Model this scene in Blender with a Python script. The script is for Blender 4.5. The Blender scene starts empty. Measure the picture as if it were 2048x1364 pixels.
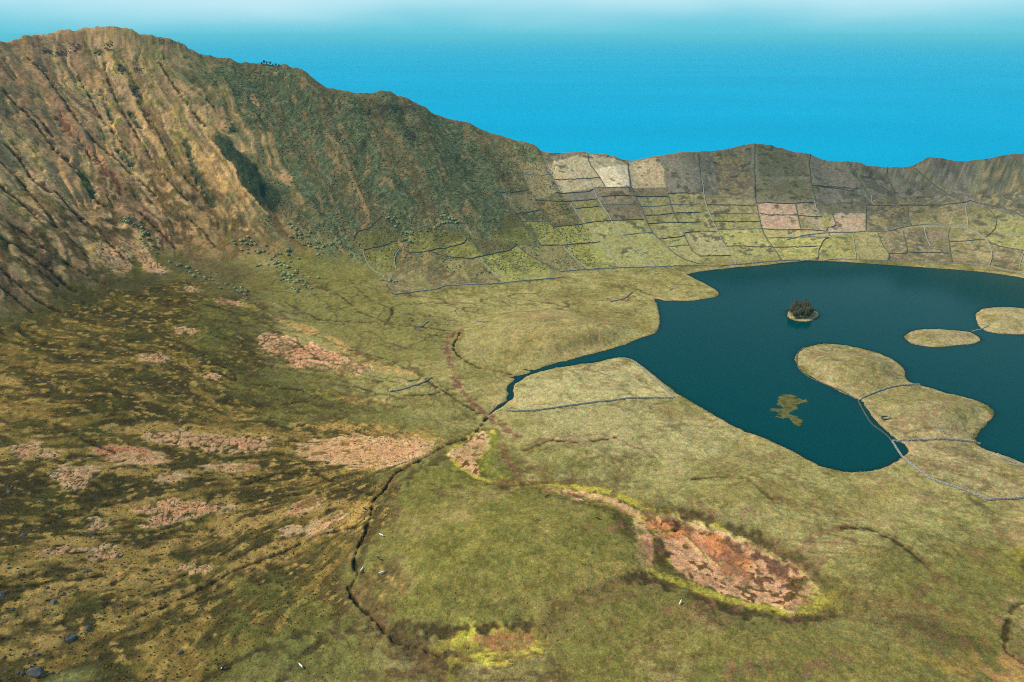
import bpy, bmesh, math, random
import numpy as np
from mathutils import Vector

random.seed(7)
rng = np.random.default_rng(11)
scene = bpy.context.scene
COL = scene.collection

# ------------------------------------------------------------------ camera
CAM_H = 270.0            # metres above the lake
FPX = 1400.0             # focal length in pixels of a 2048 px wide frame
PITCH = math.atan((682 - 70) / FPX)
cam_data = bpy.data.cameras.new("camera")
cam_data.sensor_width = 36.0
cam_data.lens = 36.0 * FPX / 2048.0
cam_data.clip_start = 1.0
cam_data.clip_end = 500000.0
cam = bpy.data.objects.new("camera", cam_data)
COL.objects.link(cam)
cam.location = (0, 0, CAM_H)
cam.rotation_euler = (math.pi / 2 - PITCH, 0, 0)
scene.camera = cam

# ------------------------------------------------------------------ sky, sun, exposure
SUN_EL, SUN_AZ = math.radians(47), math.radians(-92)     # from the left
world = bpy.data.worlds.new("World")
scene.world = world
world.use_nodes = True
wn, wl = world.node_tree.nodes, world.node_tree.links
wn.clear()
wo = wn.new("ShaderNodeOutputWorld")
bg = wn.new("ShaderNodeBackground")
sky = wn.new("ShaderNodeTexSky")
sky.sky_type = 'NISHITA'
sky.sun_disc = False
sky.sun_elevation = SUN_EL
sky.sun_rotation = SUN_AZ
sky.altitude = 600
sky.air_density = 1.0
sky.dust_density = 0.6
sky.ozone_density = 2.0
tint = wn.new("ShaderNodeMix"); tint.data_type = 'RGBA'; tint.blend_type = 'MULTIPLY'
tint.inputs[0].default_value = 1.0
tint.inputs[7].default_value = (0.62, 0.93, 1.10, 1)
wl.new(sky.outputs[0], tint.inputs[6])
# thin pale cloud veil low over the sea, clear cyan strip on the horizon, the same all round
def wmath(op, a, b=None, c=None):
    n = wn.new("ShaderNodeMath"); n.operation = op
    for i, q in enumerate((a, b, c)):
        if q is None: continue
        if isinstance(q, (int, float)): n.inputs[i].default_value = q
        else: wl.new(q, n.inputs[i])
    return n.outputs[0]
def wrange(v, a, b, lo, hi):
    n = wn.new("ShaderNodeMapRange"); n.interpolation_type = 'SMOOTHSTEP'
    wl.new(v, n.inputs[0])
    for i, q in zip((1, 2, 3, 4), (a, b, lo, hi)): n.inputs[i].default_value = q
    return n.outputs[0]
geo = wn.new("ShaderNodeTexCoord"); sep = wn.new("ShaderNodeSeparateXYZ"); wl.new(geo.outputs["Generated"], sep.inputs[0])
elev = sep.outputs[2]
cn = wn.new("ShaderNodeTexNoise"); cn.inputs["Scale"].default_value = 3.0; cn.inputs["Detail"].default_value = 3.0
cmap = wn.new("ShaderNodeMapping"); cmap.inputs["Scale"].default_value = (1, 1, 5); wl.new(geo.outputs["Generated"], cmap.inputs[0]); wl.new(cmap.outputs[0], cn.inputs["Vector"])
wob = wmath('MULTIPLY_ADD', cn.outputs[0], 0.07, elev)                    # uneven lower edge of the veil
veil = wmath('MULTIPLY', wrange(wob, 0.034, 0.095, 0.0, 0.95), wrange(elev, 0.12, 0.6, 1.0, 0.30))
SKYK = 10.0
low = wn.new("ShaderNodeMix"); low.data_type = 'RGBA'; low.inputs[7].default_value = (0.074 * SKYK, 0.345 * SKYK, 0.438 * SKYK, 1)
wl.new(wrange(elev, 0.0, 0.14, 0.95, 0.0), low.inputs[0]); wl.new(tint.outputs[2], low.inputs[6])
vm = wn.new("ShaderNodeMix"); vm.data_type = 'RGBA'; vm.inputs[7].default_value = (0.33 * SKYK, 0.50 * SKYK, 0.555 * SKYK, 1)
wl.new(veil, vm.inputs[0]); wl.new(low.outputs[2], vm.inputs[6])
wl.new(vm.outputs[2], bg.inputs[0])
bg.inputs[1].default_value = 0.10
wl.new(bg.outputs[0], wo.inputs[0])

sun_data = bpy.data.lights.new("sun", 'SUN')
sun_data.energy = 3.2
sun_data.angle = math.radians(3.0)
sun_data.color = (1.0, 0.86, 0.66)
sun = bpy.data.objects.new("sun", sun_data)
COL.objects.link(sun)
sdir = Vector((math.sin(SUN_AZ) * math.cos(SUN_EL), math.cos(SUN_AZ) * math.cos(SUN_EL), math.sin(SUN_EL)))
sun.rotation_euler = sdir.to_track_quat('Z', 'Y').to_euler()

vs = scene.view_settings
vs.view_transform = 'Standard'
vs.look = 'None'
vs.exposure = 0.74
vs.gamma = 1.0
vs.use_curve_mapping = False
scene.cycles.use_denoising = False
scene.cycles.filter_width = 1.0
scene.cycles.max_bounces = 5
scene.cycles.diffuse_bounces = 2
scene.cycles.glossy_bounces = 2
scene.cycles.volume_bounces = 0
scene.cycles.transparent_max_bounces = 12

# ------------------------------------------------------------------ small maths
def srgb(r, g, b, k=1.45):
    c = np.array([r, g, b], float) / 255.0
    c = np.where(c <= 0.04045, c / 12.92, ((c + 0.055) / 1.055) ** 2.4)
    return c / k

_R = rng.random((512, 512)).astype(np.float32)
def vnoise(x, y, seed=0):
    x = np.asarray(x, np.float32) + seed * 37.17
    y = np.asarray(y, np.float32) + seed * 91.73
    ix = np.floor(x).astype(np.int32); iy = np.floor(y).astype(np.int32)
    fx = x - ix; fy = y - iy
    fx = fx * fx * (3 - 2 * fx); fy = fy * fy * (3 - 2 * fy)
    a = _R[ix & 511, iy & 511]; b = _R[(ix + 1) & 511, iy & 511]
    c = _R[ix & 511, (iy + 1) & 511]; d = _R[(ix + 1) & 511, (iy + 1) & 511]
    return (a * (1 - fx) + b * fx) * (1 - fy) + (c * (1 - fx) + d * fx) * fy
def fbm(x, y, octv=3, seed=0, gain=0.5):
    s = 0.0; amp = 1.0; tot = 0.0
    for o in range(octv):
        s = s + amp * vnoise(x * 2.03 ** o, y * 2.03 ** o, seed + o * 5)
        tot += amp; amp *= gain
    return s / tot
def sstep(a, b, x):
    t = np.clip((x - a) / (b - a), 0, 1)
    return t * t * (3 - 2 * t)

# ------------------------------------------------------------------ survey: picture point -> place on the ground
FW = np.array([0, math.cos(PITCH), -math.sin(PITCH)])
UPV = np.array([0, math.sin(PITCH), math.cos(PITCH)])
def rays(pts):
    p = np.asarray(pts, float)
    return FW[None] + ((p[:, 0] - 1024) / FPX)[:, None] * np.array([1.0, 0, 0]) - ((p[:, 1] - 682) / FPX)[:, None] * UPV
def on_level(pts, z=0.0):
    d = rays(pts); t = (np.asarray(z) - CAM_H) / d[:, 2]
    return d[:, :2] * t[:, None]

# rim point, foot point, foot height, mean slope of the crater wall
PAIRS = [(-900,140,-700,1100,60,.62),(-500,110,-260,800,45,.62),(-250,100,60,680,34,.62),(0,85,300,560,30,.66),(100,65,410,535,26,.66),
 (215,50,520,530,22,.66),(330,77,610,540,18,.62),(470,118,720,545,12,.6),(575,130,790,560,8,.58),(690,178,930,575,5,.55),(850,215,1100,560,4,.5),
 (1000,268,1180,552,4,.45),(1090,303,1245,555,3,.42),(1255,321,1370,540,3,.42),(1395,302,1475,525,3,.45),(1507,287,1560,519,3,.45),
 (1690,322,1790,519,3,.45),(1845,320,1960,525,3,.45),(2048,307,2180,565,3,.47),(2400,290,2560,680,4,.5),(2900,250,3000,900,8,.55)]
SIL = [(-900,140),(-500,110),(-250,104),(-60,95),(0,80),(12,83),(22,82),(45,70),(70,66),(110,62),(140,56),(165,56),(190,51),(215,49),(235,53),
 (262,60),(300,68),(330,73),(350,78),(372,92),(400,104),(430,112),(460,118),(490,124),(522,129),(560,128),(580,131),(605,138),(625,152),
 (640,165),(655,173),(685,178),(710,185),(725,187),(745,184),(765,181),(785,187),(815,195),(840,208),(870,228),(905,240),(940,246),(960,258),
 (985,266),(1005,270),(1045,283),(1070,290),(1078,298),(1090,303),(1130,306),(1170,304),(1200,308),(1225,310),(1245,318),(1262,322),(1285,318),
 (1310,312),(1345,307),(1370,303),(1400,303),(1430,302),(1460,297),(1490,289),(1508,285),(1540,290),(1560,295),(1585,302),(1615,306),(1635,316),
 (1650,320),(1680,320),(1700,322),(1740,330),(1765,333),(1800,333),(1828,331),(1845,322),(1858,313),(1890,314),(1915,321),(1940,321),(1975,317),
 (2010,310),(2048,306),(2150,300),(2400,288),(2900,250)]
prx, pfoot, pfz, prd = [], [], [], []
for rx, ry, fx, fy, fz, sl in PAIRS:
    f0 = on_level([(fx, fy)], fz)[0]; d = rays([(rx, ry)])[0]
    D = np.arange(200, 4000, 1.0)
    P = d[None] * D[:, None]; zz = CAM_H + P[:, 2]
    run = np.maximum(np.hypot(P[:, 0] - f0[0], P[:, 1] - f0[1]), 1)
    e = np.abs((zz - fz) / run - sl) + 9 * (zz < fz) + 9 * (P[:, 1] < f0[1] - 50)
    k = int(np.argmin(e))
    prx.append(rx); pfoot.append(f0); pfz.append(fz); prd.append(np.hypot(P[k, 0], P[k, 1]))
prx = np.array(prx, float); pfoot = np.array(pfoot); pfz = np.array(pfz); prd = np.array(prd)
NS = 3400
sx = np.concatenate([np.linspace(-900, -60, 500), np.linspace(-60, 2120, 2400)[1:], np.linspace(2120, 2900, 502)[1:]])
sil = np.array(SIL, float)
sy = np.interp(sx, sil[:, 0], sil[:, 1])
def smooth1(a, n):
    k = np.hanning(n); k /= k.sum()
    return np.convolve(np.pad(a, n // 2, mode='edge'), k, mode='valid')[:len(a)]
rd = smooth1(np.interp(sx, prx, prd), 181)
fX = smooth1(np.interp(sx, prx, pfoot[:, 0]), 141); fY = smooth1(np.interp(sx, prx, pfoot[:, 1]), 141)
fZ = smooth1(np.interp(sx, prx, pfz), 141)
dv = rays(np.stack([sx, sy], 1)); dh = np.hypot(dv[:, 0], dv[:, 1])
rX = dv[:, 0] / dh * rd; rY = dv[:, 1] / dh * rd; rZ = CAM_H + dv[:, 2] / dh * rd
arc = np.concatenate([[0], np.cumsum(np.hypot(np.diff((rX + fX) / 2), np.diff((rY + fY) / 2)))])
power = np.interp(sx, [-900, 300, 600, 1000, 1300, 2900], [1.25, 1.25, 1.3, 1.45, 1.4, 1.4])

# lofted crater wall on a regular grid ------------------------------------------------
CELL = 2.5; GX0, GY0 = -1250.0, -80.0; GNX, GNY = 1080, 740
tt = np.concatenate([np.linspace(0, 1, 330), np.linspace(1, 3.0, 260)[1:]])
run = np.hypot(rX - fX, rY - fY)
acc = {k: np.zeros(GNX * GNY) for k in ('n', 'z', 't', 'u', 'p')}
for i0 in range(0, len(sx), 400):
    sl_ = slice(i0, i0 + 400)
    T = tt[None, :]
    PX = fX[sl_, None] + (rX - fX)[sl_, None] * T; PY = fY[sl_, None] + (rY - fY)[sl_, None] * T
    inn = np.clip(T, 0, 1); pw = power[sl_, None]
    Z = fZ[sl_, None] + (rZ - fZ)[sl_, None] * inn ** pw
    over = np.maximum(T - 1, 0) * run[sl_, None]
    Z = Z - 0.95 * np.sqrt(over ** 2 + 64) + 0.95 * 8
    Z = np.maximum(Z, -430)
    gi = np.round((PX - GX0) / CELL).astype(int); gj = np.round((PY - GY0) / CELL).astype(int)
    ok = (gi >= 0) & (gi < GNX) & (gj >= 0) & (gj < GNY)
    idx = (gj * GNX + gi)[ok]
    for k, v in (('n', np.ones_like(Z)), ('z', Z), ('t', T + 0 * Z), ('u', arc[sl_, None] + 0 * Z), ('p', sx[sl_, None] + 0 * Z)):
        acc[k] += np.bincount(idx, weights=v[ok], minlength=GNX * GNY)
has = (acc['n'] > 0).reshape(GNY, GNX)
grid = {k: np.where(has, acc[k].reshape(GNY, GNX) / np.maximum(acc['n'].reshape(GNY, GNX), 1), 0) for k in 'ztup'}
# floor heights by radial basis through surveyed points --------------------------------
LAKE = [(1100,728),(1150,716),(1195,704),(1240,692),(1262,683),(1285,675),(1300,670),(1312,665),(1318,655),(1320,635),(1316,618),(1312,604),(1308,597),
 (1318,598),(1330,602),(1350,601),(1380,602),(1405,598),(1430,594),(1440,588),(1432,580),(1415,570),(1395,560),(1382,553),(1372,550),(1385,545),(1420,540),
 (1470,535),(1530,530),(1580,524),(1625,521),(1680,523),(1740,527),(1800,531),(1850,535),(1900,538),(1950,542),(2000,548),(2048,556),(2150,575),(2290,620),
 (2350,700),(2300,800),(2200,900),(2150,960),(2100,945),(2048,927),(2020,915),(1995,907),(1965,897),(1955,890),(1945,880),(1950,870),(1960,858),(1975,846),
 (1987,833),(1987,822),(1975,812),(1950,800),(1920,792),(1890,785),(1865,777),(1835,770),(1815,762),(1809,750),(1810,740),(1803,733),(1790,722),(1770,710),
 (1745,703),(1715,695),(1685,690),(1655,688),(1625,691),(1600,700),(1590,712),(1592,725),(1605,742),(1640,763),(1680,783),(1710,795),(1725,800),(1735,815),
 (1745,835),(1765,855),(1785,872),(1800,883),(1815,895),(1815,905),(1808,915),(1790,925),(1770,935),(1740,943),(1710,945),(1680,943),(1650,935),(1620,922),
 (1590,905),(1560,890),(1520,873),(1480,858),(1450,842),(1420,825),(1400,813),(1385,805),(1370,797),(1350,785),(1335,772),(1315,757),(1295,740),(1280,728),
 (1262,718),(1243,714),(1220,718),(1195,726),(1150,731),(1100,739),(1075,746),(1062,750),(1048,756),(1043,762),(1030,769),(1027,780),(1030,792),(1024,800),
 (1008,812),(990,822),(978,833),(973,832),(985,820),(1000,808),(1010,800),(1014,790),(1012,779),(1015,770),(1024,763),(1030,757),(1016,757),(1005,763),
 (996,769),(994,767),(1004,760),(1016,754),(1034,752),(1050,747),(1062,743),(1048,741),(1040,737),(1052,738),(1070,738)]
ISLE_TREES = [(1573,630),(1580,638),(1600,643),(1620,643),(1636,634),(1637,627),(1628,620),(1600,614),(1580,618)]
ISLE_LONG = [(1811,672),(1818,664),(1840,659),(1870,658),(1910,661),(1940,664),(1955,672),(1963,682),(1945,688),(1915,690),(1880,694),(1855,694),(1825,688),(1813,680)]
ISLE_ROUND = [(1950,630),(1958,620),(1975,616),(2010,614),(2048,617),(2110,625),(2150,645),(2110,664),(2048,669),(2000,668),(1970,663),(1955,650)]
def densify(w, step):
    out = []
    n = len(w)
    for i in range(n):
        a, b = w[i], w[(i + 1) % n]
        m = max(1, int(np.hypot(*(b - a)) / step))
        for k in range(m):
            out.append(a + (b - a) * k / m)
    return np.array(out)
def chaikin(w, it=1, closed=True):
    for _ in range(it):
        if closed:
            nx = np.roll(w, -1, 0)
            w = np.stack([w * .75 + nx * .25, w * .25 + nx * .75], 1).reshape(-1, 2)
        else:
            q = np.stack([w[:-1] * .75 + w[1:] * .25, w[:-1] * .25 + w[1:] * .75], 1).reshape(-1, 2)
            w = np.concatenate([w[:1], q, w[-1:]])
    return w
lakeW = chaikin(on_level(LAKE), 1)
isles = [chaikin(on_level(p), 2) for p in (ISLE_TREES, ISLE_LONG, ISLE_ROUND)]

FLOOR = [(0,1364,28),(0,1100,36),(0,900,38),(0,760,38),(-200,1364,40),(200,1300,20),(200,1100,24),(200,900,26),(200,750,28),(400,1200,12),(400,1000,15),(400,800,17),
 (400,650,21),(600,900,8),(600,700,10),(600,600,13),(700,1150,5),(750,800,5),(900,620,5),(900,760,4),(800,1000,4.5),(1000,1350,6),(1000,1100,7),(1200,1200,6),
 (1400,1100,3),(1550,1180,3),(1700,1000,4),(1800,1200,7),(2000,1300,6),(2048,1364,7),(2300,1300,9),(1500,1330,7),(1300,950,4),(1150,850,3.5),(1100,790,2.5),(400,1364,12),
 (700,1364,6),(1700,1364,7),(1500,950,3.5)]
cp = [np.append(on_level([(x, y)], z)[0], z) for x, y, z in FLOOR]
cp += [np.array([x, y, z]) for x, y, z in ((-100,80,20),(100,80,9),(300,90,12),(-300,80,55),(500,150,14))]
for i in range(0, len(sx), 42): cp.append(np.array([fX[i], fY[i], fZ[i]]))
for p in densify(lakeW, 45.0): cp.append(np.array([p[0], p[1], 0.7]))
cp = np.array(cp)
def rbf_fit(c):
    d = np.hypot(c[:, None, 0] - c[None, :, 0], c[:, None, 1] - c[None, :, 1])
    A = -d + np.eye(len(c)) * 0.5
    M = np.block([[A, np.ones((len(c), 1))], [np.ones((1, len(c))), np.zeros((1, 1))]])
    return np.linalg.solve(M, np.append(c[:, 2], 0))
wgt = rbf_fit(cp)
gy, gx = np.mgrid[0:GNY:2, 0:GNX:2]
qx = (GX0 + gx * CELL).ravel().astype(np.float32); qy = (GY0 + gy * CELL).ravel().astype(np.float32)
zf = np.full(qx.shape, wgt[-1], np.float32)
for c, w in zip(cp, wgt[:-1]):
    zf -= np.float32(w) * np.hypot(qx - np.float32(c[0]), qy - np.float32(c[1]))
zf = zf.reshape(gx.shape)
zf = np.repeat(np.repeat(zf, 2, 0), 2, 1)[:GNY, :GNX]
def blur(a, n=1):
    for _ in range(n):
        p = np.pad(a, 1, mode='edge')
        a = (p[1:-1, 1:-1] * 4 + (p[:-2, 1:-1] + p[2:, 1:-1] + p[1:-1, :-2] + p[1:-1, 2:]) * 2 + p[:-2, :-2] + p[2:, 2:] + p[:-2, 2:] + p[2:, :-2]) / 16
    return a
zf = blur(zf, 2)
def inside(poly, X, Y):
    r = np.zeros(X.shape, bool)
    n = len(poly)
    for i in range(n):
        x1, y1 = poly[i]; x2, y2 = poly[(i + 1) % n]
        if y1 == y2: continue
        c = ((y1 > Y) != (y2 > Y)) & (X < (x2 - x1) * (Y - y1) / (y2 - y1) + x1)
        r ^= c
    return r
FOOT = np.concatenate([np.stack([fX, fY], 1)[::6], np.array([[900, 200], [900, -300], [-700, -300], [-700, 100]])])
GXX, GYY = np.meshgrid(GX0 + np.arange(GNX) * CELL, GY0 + np.arange(GNY) * CELL)
on_floor = inside(FOOT, GXX, GYY)
# fill the gaps of the loft outside the floor
fill = has.copy()
for _ in range(60):
    need = ~fill
    if not need.any(): break
    pm = np.pad(fill.astype(float), 1)
    cnt = sum(pm[1 + a:GNY + 1 + a, 1 + b:GNX + 1 + b] for a in (-1, 0, 1) for b in (-1, 0, 1))
    for k in grid:
        pv = np.pad(grid[k] * fill, 1)
        s_ = sum(pv[1 + a:GNY + 1 + a, 1 + b:GNX + 1 + b] for a in (-1, 0, 1) for b in (-1, 0, 1))
        grid[k] = np.where(need & (cnt > 0), s_ / np.maximum(cnt, 1), grid[k])
    fill = fill | (cnt > 0)
grid['z'] = np.where(fill, grid['z'], -430)
grid['t'] = np.where(on_floor & ~has, 0, np.where(fill, grid['t'], 3.0))
use_floor = on_floor & ~has
zb = np.where(use_floor, zf, grid['z'])
near = blur((use_floor).astype(float), 16)
soft = blur(zb, 16)
zb = np.where((near > 0.02) & (near < 0.98), soft, zb)
grid['z'] = zb
grid['t'] = blur(grid['t'], 1)
def gsample(k, X, Y):
    a = grid[k]
    u = np.clip((X - GX0) / CELL, 0, GNX - 1.001); v = np.clip((Y - GY0) / CELL, 0, GNY - 1.001)
    i = u.astype(int); j = v.astype(int); fu = u - i; fv = v - j
    return (a[j, i] * (1 - fu) + a[j, i + 1] * fu) * (1 - fv) + (a[j + 1, i] * (1 - fu) + a[j + 1, i + 1] * fu) * fv
# low hills of the crater floor: picture centre, level, half width, half depth, height
HILLS = [(1105,666,4,100,74,13),(1690,735,2,62,36,9),(1880,832,2,70,40,8),(985,1105,6,112,75,7.0),(1990,935,3,60,40,3),(1230,770,2,45,25,2),(1450,1130,3,75,40,-3.2),
         (1500,1010,4,75,40,3.5),(1760,1110,5,70,45,4),(1180,905,4,55,35,3),(980,1290,5,35,14,-2.0),(760,700,6,60,60,-2)]
hillW = [(on_level([(x, y)], z)[0], a, b, h) for x, y, z, a, b, h in HILLS]
def hills(X, Y):
    z = np.zeros(np.shape(X))
    for c, a, b, h in hillW:
        q = ((X - c[0]) / a) ** 2 + ((Y - c[1]) / b) ** 2
        z = z + h * np.clip(1 - q, 0, 1) ** (1.5 if h > 5 else 2)
    return z
def base_h(X, Y):
    return gsample('z', X, Y) + hills(X, Y)
def place(pts, closed=False, step=None):
    """picture points -> (x, y) where their line of sight meets the ground"""
    p = np.asarray(pts, float)
    if step:
        q = densify(p, step)
        if not closed:
            cut = sum(max(1, int(np.hypot(*(p[i + 1] - p[i])) / step)) for i in range(len(p) - 1))
            q = np.concatenate([q[:cut], p[-1:]])
        p = q
    d = rays(p)
    s = np.concatenate([np.arange(150, 1700, 4.0)])
    hlen = np.hypot(d[:, 0], d[:, 1])
    X = d[:, 0, None] / hlen[:, None] * s; Y = d[:, 1, None] / hlen[:, None] * s
    Z = CAM_H + d[:, 2, None] / hlen[:, None] * s
    hit = Z < base_h(X, Y)
    k = np.where(hit.any(1), hit.argmax(1), len(s) - 1)
    lo = s[np.maximum(k - 1, 0)]; hi = s[k]
    for _ in range(12):
        m = (lo + hi) / 2
        x = d[:, 0] / hlen * m; y = d[:, 1] / hlen * m; z = CAM_H + d[:, 2] / hlen * m
        b = z < base_h(x, y)
        hi = np.where(b, m, hi); lo = np.where(b, lo, m)
    m = (lo + hi) / 2
    return np.stack([d[:, 0] / hlen * m, d[:, 1] / hlen * m], 1)

# ------------------------------------------------------------------ terrain sheet
azs = np.radians(np.concatenate([np.linspace(-58, -35.2, 66)[:-1], np.linspace(-35.2, 35.2, 960), np.linspace(35.2, 56, 60)[1:]]))
ys = [140.0]
while ys[-1] < 1170: ys.append(ys[-1] + min(1.6, (ys[-1] ** 2 + CAM_H ** 2) / (CAM_H * FPX) * 1.9))
while ys[-1] < 1620: ys.append(ys[-1] + 10)
RC = 118.0
rad = np.array(ys) + RC
NR, NC = len(rad), len(azs)
X = (np.sin(azs)[None, :] * rad[:, None]).astype(np.float64).ravel()
Y = (np.cos(azs)[None, :] * rad[:, None] - RC).ravel()
X32, Y32 = X.astype(np.float32), Y.astype(np.float32)
Z = base_h(X, Y)
Tt = gsample('t', X, Y); U = gsample('u', X, Y); Px = gsample('p', X, Y)
wall = sstep(0.02, 0.10, Tt)
# shared noise fields
N60 = fbm(X32 / 60, Y32 / 60, 3, 1); N25 = fbm(X32 / 25, Y32 / 25, 3, 2); N9 = fbm(X32 / 9, Y32 / 9, 3, 3)
N3 = fbm(X32 / 3.2, Y32 / 3.2, 2, 4); N1 = vnoise(X32 / 1.3, Y32 / 1.3, 9)
N60, N25, N9, N3 = [np.clip((q_ - .5) * 1.35 + .5, 0, 1) for q_ in (N60, N25, N9, N3)]

def crop(w, margin):
    x0, y0 = w.min(0) - margin; x1, y1 = w.max(0) + margin
    return np.nonzero((X > x0) & (X < x1) & (Y > y0) & (Y < y1))[0]
def seg_dist(w, xs, ys_, closed):
    best = np.full(xs.shape, 1e9)
    n = len(w)
    for i in range(n if closed else n - 1):
        a = w[i]; b = w[(i + 1) % n]; ab = b - a; L = ab @ ab + 1e-9
        t = np.clip(((xs - a[0]) * ab[0] + (ys_ - a[1]) * ab[1]) / L, 0, 1)
        best = np.minimum(best, (xs - a[0] - t * ab[0]) ** 2 + (ys_ - a[1] - t * ab[1]) ** 2)
    return np.sqrt(best)
def sdf(w, idx):
    """signed distance, positive inside"""
    d = seg_dist(w, X[idx], Y[idx], True)
    return np.where(inside(w, X[idx], Y[idx]), d, -d)

# lake basin and islets ---------------------------------------------------------------
sh = np.full(X.shape, -200.0)
ii = crop(lakeW, 120); sh[ii] = sdf(lakeW, ii)
isle_id = np.zeros(X.shape, int)
for k, w in enumerate(isles):
    ii = crop(w, 60); d = sdf(w, ii)
    sh[ii] = np.minimum(sh[ii], -d)
    isle_id[ii] = np.where(d > -6, k + 1, isle_id[ii])
sh += ((N9 - 0.5) * 5.0 + (N3 - .5) * 2.0) * sstep(0, 6, np.abs(sh) + 2)
xin = on_level([(1235, 705)])[0][0]
sh -= .5 * (X < xin) * (X > on_level([(960, 840)])[0][0])
shoreW = -sh                                       # positive on land
land = np.maximum(shoreW, 0)
Zl = np.where(Tt < 0.03, np.maximum(Z, 0.9), Z)
isle_h = np.where(isle_id > 0, 5.0 * (1 - np.exp(-land / 9.0)), 0)
Zl = np.where(isle_id > 0, 0.5 + isle_h * np.choose(isle_id, [0, .7, 1.0, 1.3]), Zl)
bank = sstep(0, 22, land)
Zl = (0.25 + 0.7 * sstep(0.0, 2.2, land)) * (1 - bank) + Zl * bank
Zl = np.where((isle_id > 0), np.minimum(Zl, 0.2 + land * 0.55), Zl)
Z = np.where(shoreW < 0, -0.15 - 5.0 * (1 - np.exp(np.minimum(shoreW, 0) / 14.0)), Zl)
dry = sstep(0.5, 4.0, shoreW)

# relief of the crater wall: gullies follow the fall line ------------------------------
Uw = U + (fbm(X32 / 55, Y32 / 55, 2, 21) - 0.5) * 44 + (N9 - .5) * 6
rough = sstep(1130, 560, Px)                       # rugged on the left, smooth pasture slope on the right
ridg = 1 - np.abs(2 * fbm(Uw / 30, Tt * 1.6, 2, 31) - 1)
ridg2 = 1 - np.abs(2 * fbm(Uw / 10, Tt * 3.2, 2, 37) - 1)
env = sstep(0.05, 0.3, Tt) * sstep(1.02, 0.86, Tt)
Z -= env * (rough * (.35 + .65 * sstep(520, 380, Px)) * (ridg ** 3 * 6.0 * sstep(.35, .65, N60) + ridg2 ** 3 * 2.0 - 2))
Z += (N25 - 0.5) * 5.0 * wall * sstep(1.05, 0.9, Tt) * (0.25 + 0.75 * rough)
crest = np.exp(-((Tt - 1.0) / 0.03) ** 2)
Z += crest * (fbm(U / 9, U * 0 + 3.3, 3, 41) - 0.55) * (3.5 + 3.5 * rough)
# tussocks, hummocks
Z += dry * (0.55 * (N9 - .5) + 0.5 * (N3 - .5) + 0.18 * (N1 - .5))

# ------------------------------------------------------------------ ground colours (albedo)
C = np.zeros((X.size, 3))
def mixc(idx, a, col):
    C[idx] += (np.asarray(col) - C[idx]) * a[:, None]
ALL = np.arange(X.size)
G_MID, G_DARK, G_STRAW, G_LIME = srgb(150,146,84), srgb(118,116,58), srgb(168,154,100), srgb(154,158,74)
C[:] = G_DARK
mixc(ALL, sstep(.3, .7, N60) * .55, G_MID)
mixc(ALL, sstep(.52, .72, N25) * .35, G_STRAW)
def paint(pts, col, feather=4.0, ragged=4.0, op=1.0, mottle=None, grain=None, world_pts=None, thr=.5):
    w = chaikin(place(pts, True, 25), 1) if world_pts is None else world_pts
    idx = crop(w, feather + ragged + 4)
    if not len(idx): return idx
    d = sdf(w, idx) + (N9[idx] - .5) * ragged * 2 + (N3[idx] - .5) * ragged
    a = sstep(-feather, feather, d) * op
    if grain == 'speck': a = a * sstep(thr - .05, thr + .05, N3[idx])
    if grain == 'speck9': a = a * sstep(thr - .04, thr + .04, N9[idx] * .6 + N3[idx] * .4)
    if grain == 'soft': a = a * sstep(.3, .65, N9[idx])
    mixc(idx, a, col)
    return idx
def stroke(pts, width, col, op=1.0, carve=0.0, ragged=1.0, feather=None, step=20):
    w = chaikin(place(pts, False, step), 1, False)
    idx = crop(w, width * 3 + ragged + 3)
    if not len(idx): return
    d = seg_dist(w, X[idx], Y[idx], False) + (N3[idx] - .5) * ragged * 2 + (N9[idx] - .5) * ragged
    f = feather or width * .5
    a = sstep(width * .5 + f * .5, width * .5 - f * .5, d)
    if col is not None: mixc(idx, a * op, col)
    if carve: Z[idx] -= carve * a

# paler shore pasture
paint([(560,560),(800,600),(1100,560),(1400,530),(1450,600),(1330,680),(1250,720),(1400,820),(1700,960),(1850,900),(2100,950),(2100,1040),(1700,1090),(1450,1060),(1200,960),(1020,900),(900,800),(700,780),(520,650)], srgb(160,154,90), 30, 20, .85)
paint([(1050,790),(1340,790),(1480,870),(1560,940),(1300,920),(1100,880)], srgb(178,170,112), 12, 10, .55)
paint([(1020,800),(1060,755),(1150,735),(1240,715),(1300,745),(1345,790),(1200,805),(1040,822)], srgb(180,174,112), 2, 1, .9)
paint([(1590,712),(1650,688),(1780,715),(1810,760),(1960,800),(1990,830),(1950,885),(2048,925),(2100,1000),(1960,990),(1850,950),(1740,830)], srgb(165,156,104), 5, 5, .75)
paint([(920,690),(1000,630),(1120,600),(1260,620),(1310,650),(1180,710),(1060,735),(960,725)], srgb(156,148,88), 6, 6, .9)
paint([(1000,640),(1060,626),(1160,622),(1230,640),(1180,690),(1080,700),(1010,670)], srgb(168,150,92), 14, 8, .7, grain='soft')
for w in isles:
    paint(None, srgb(168,158,106), 3, 3, .9, world_pts=w)
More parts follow.
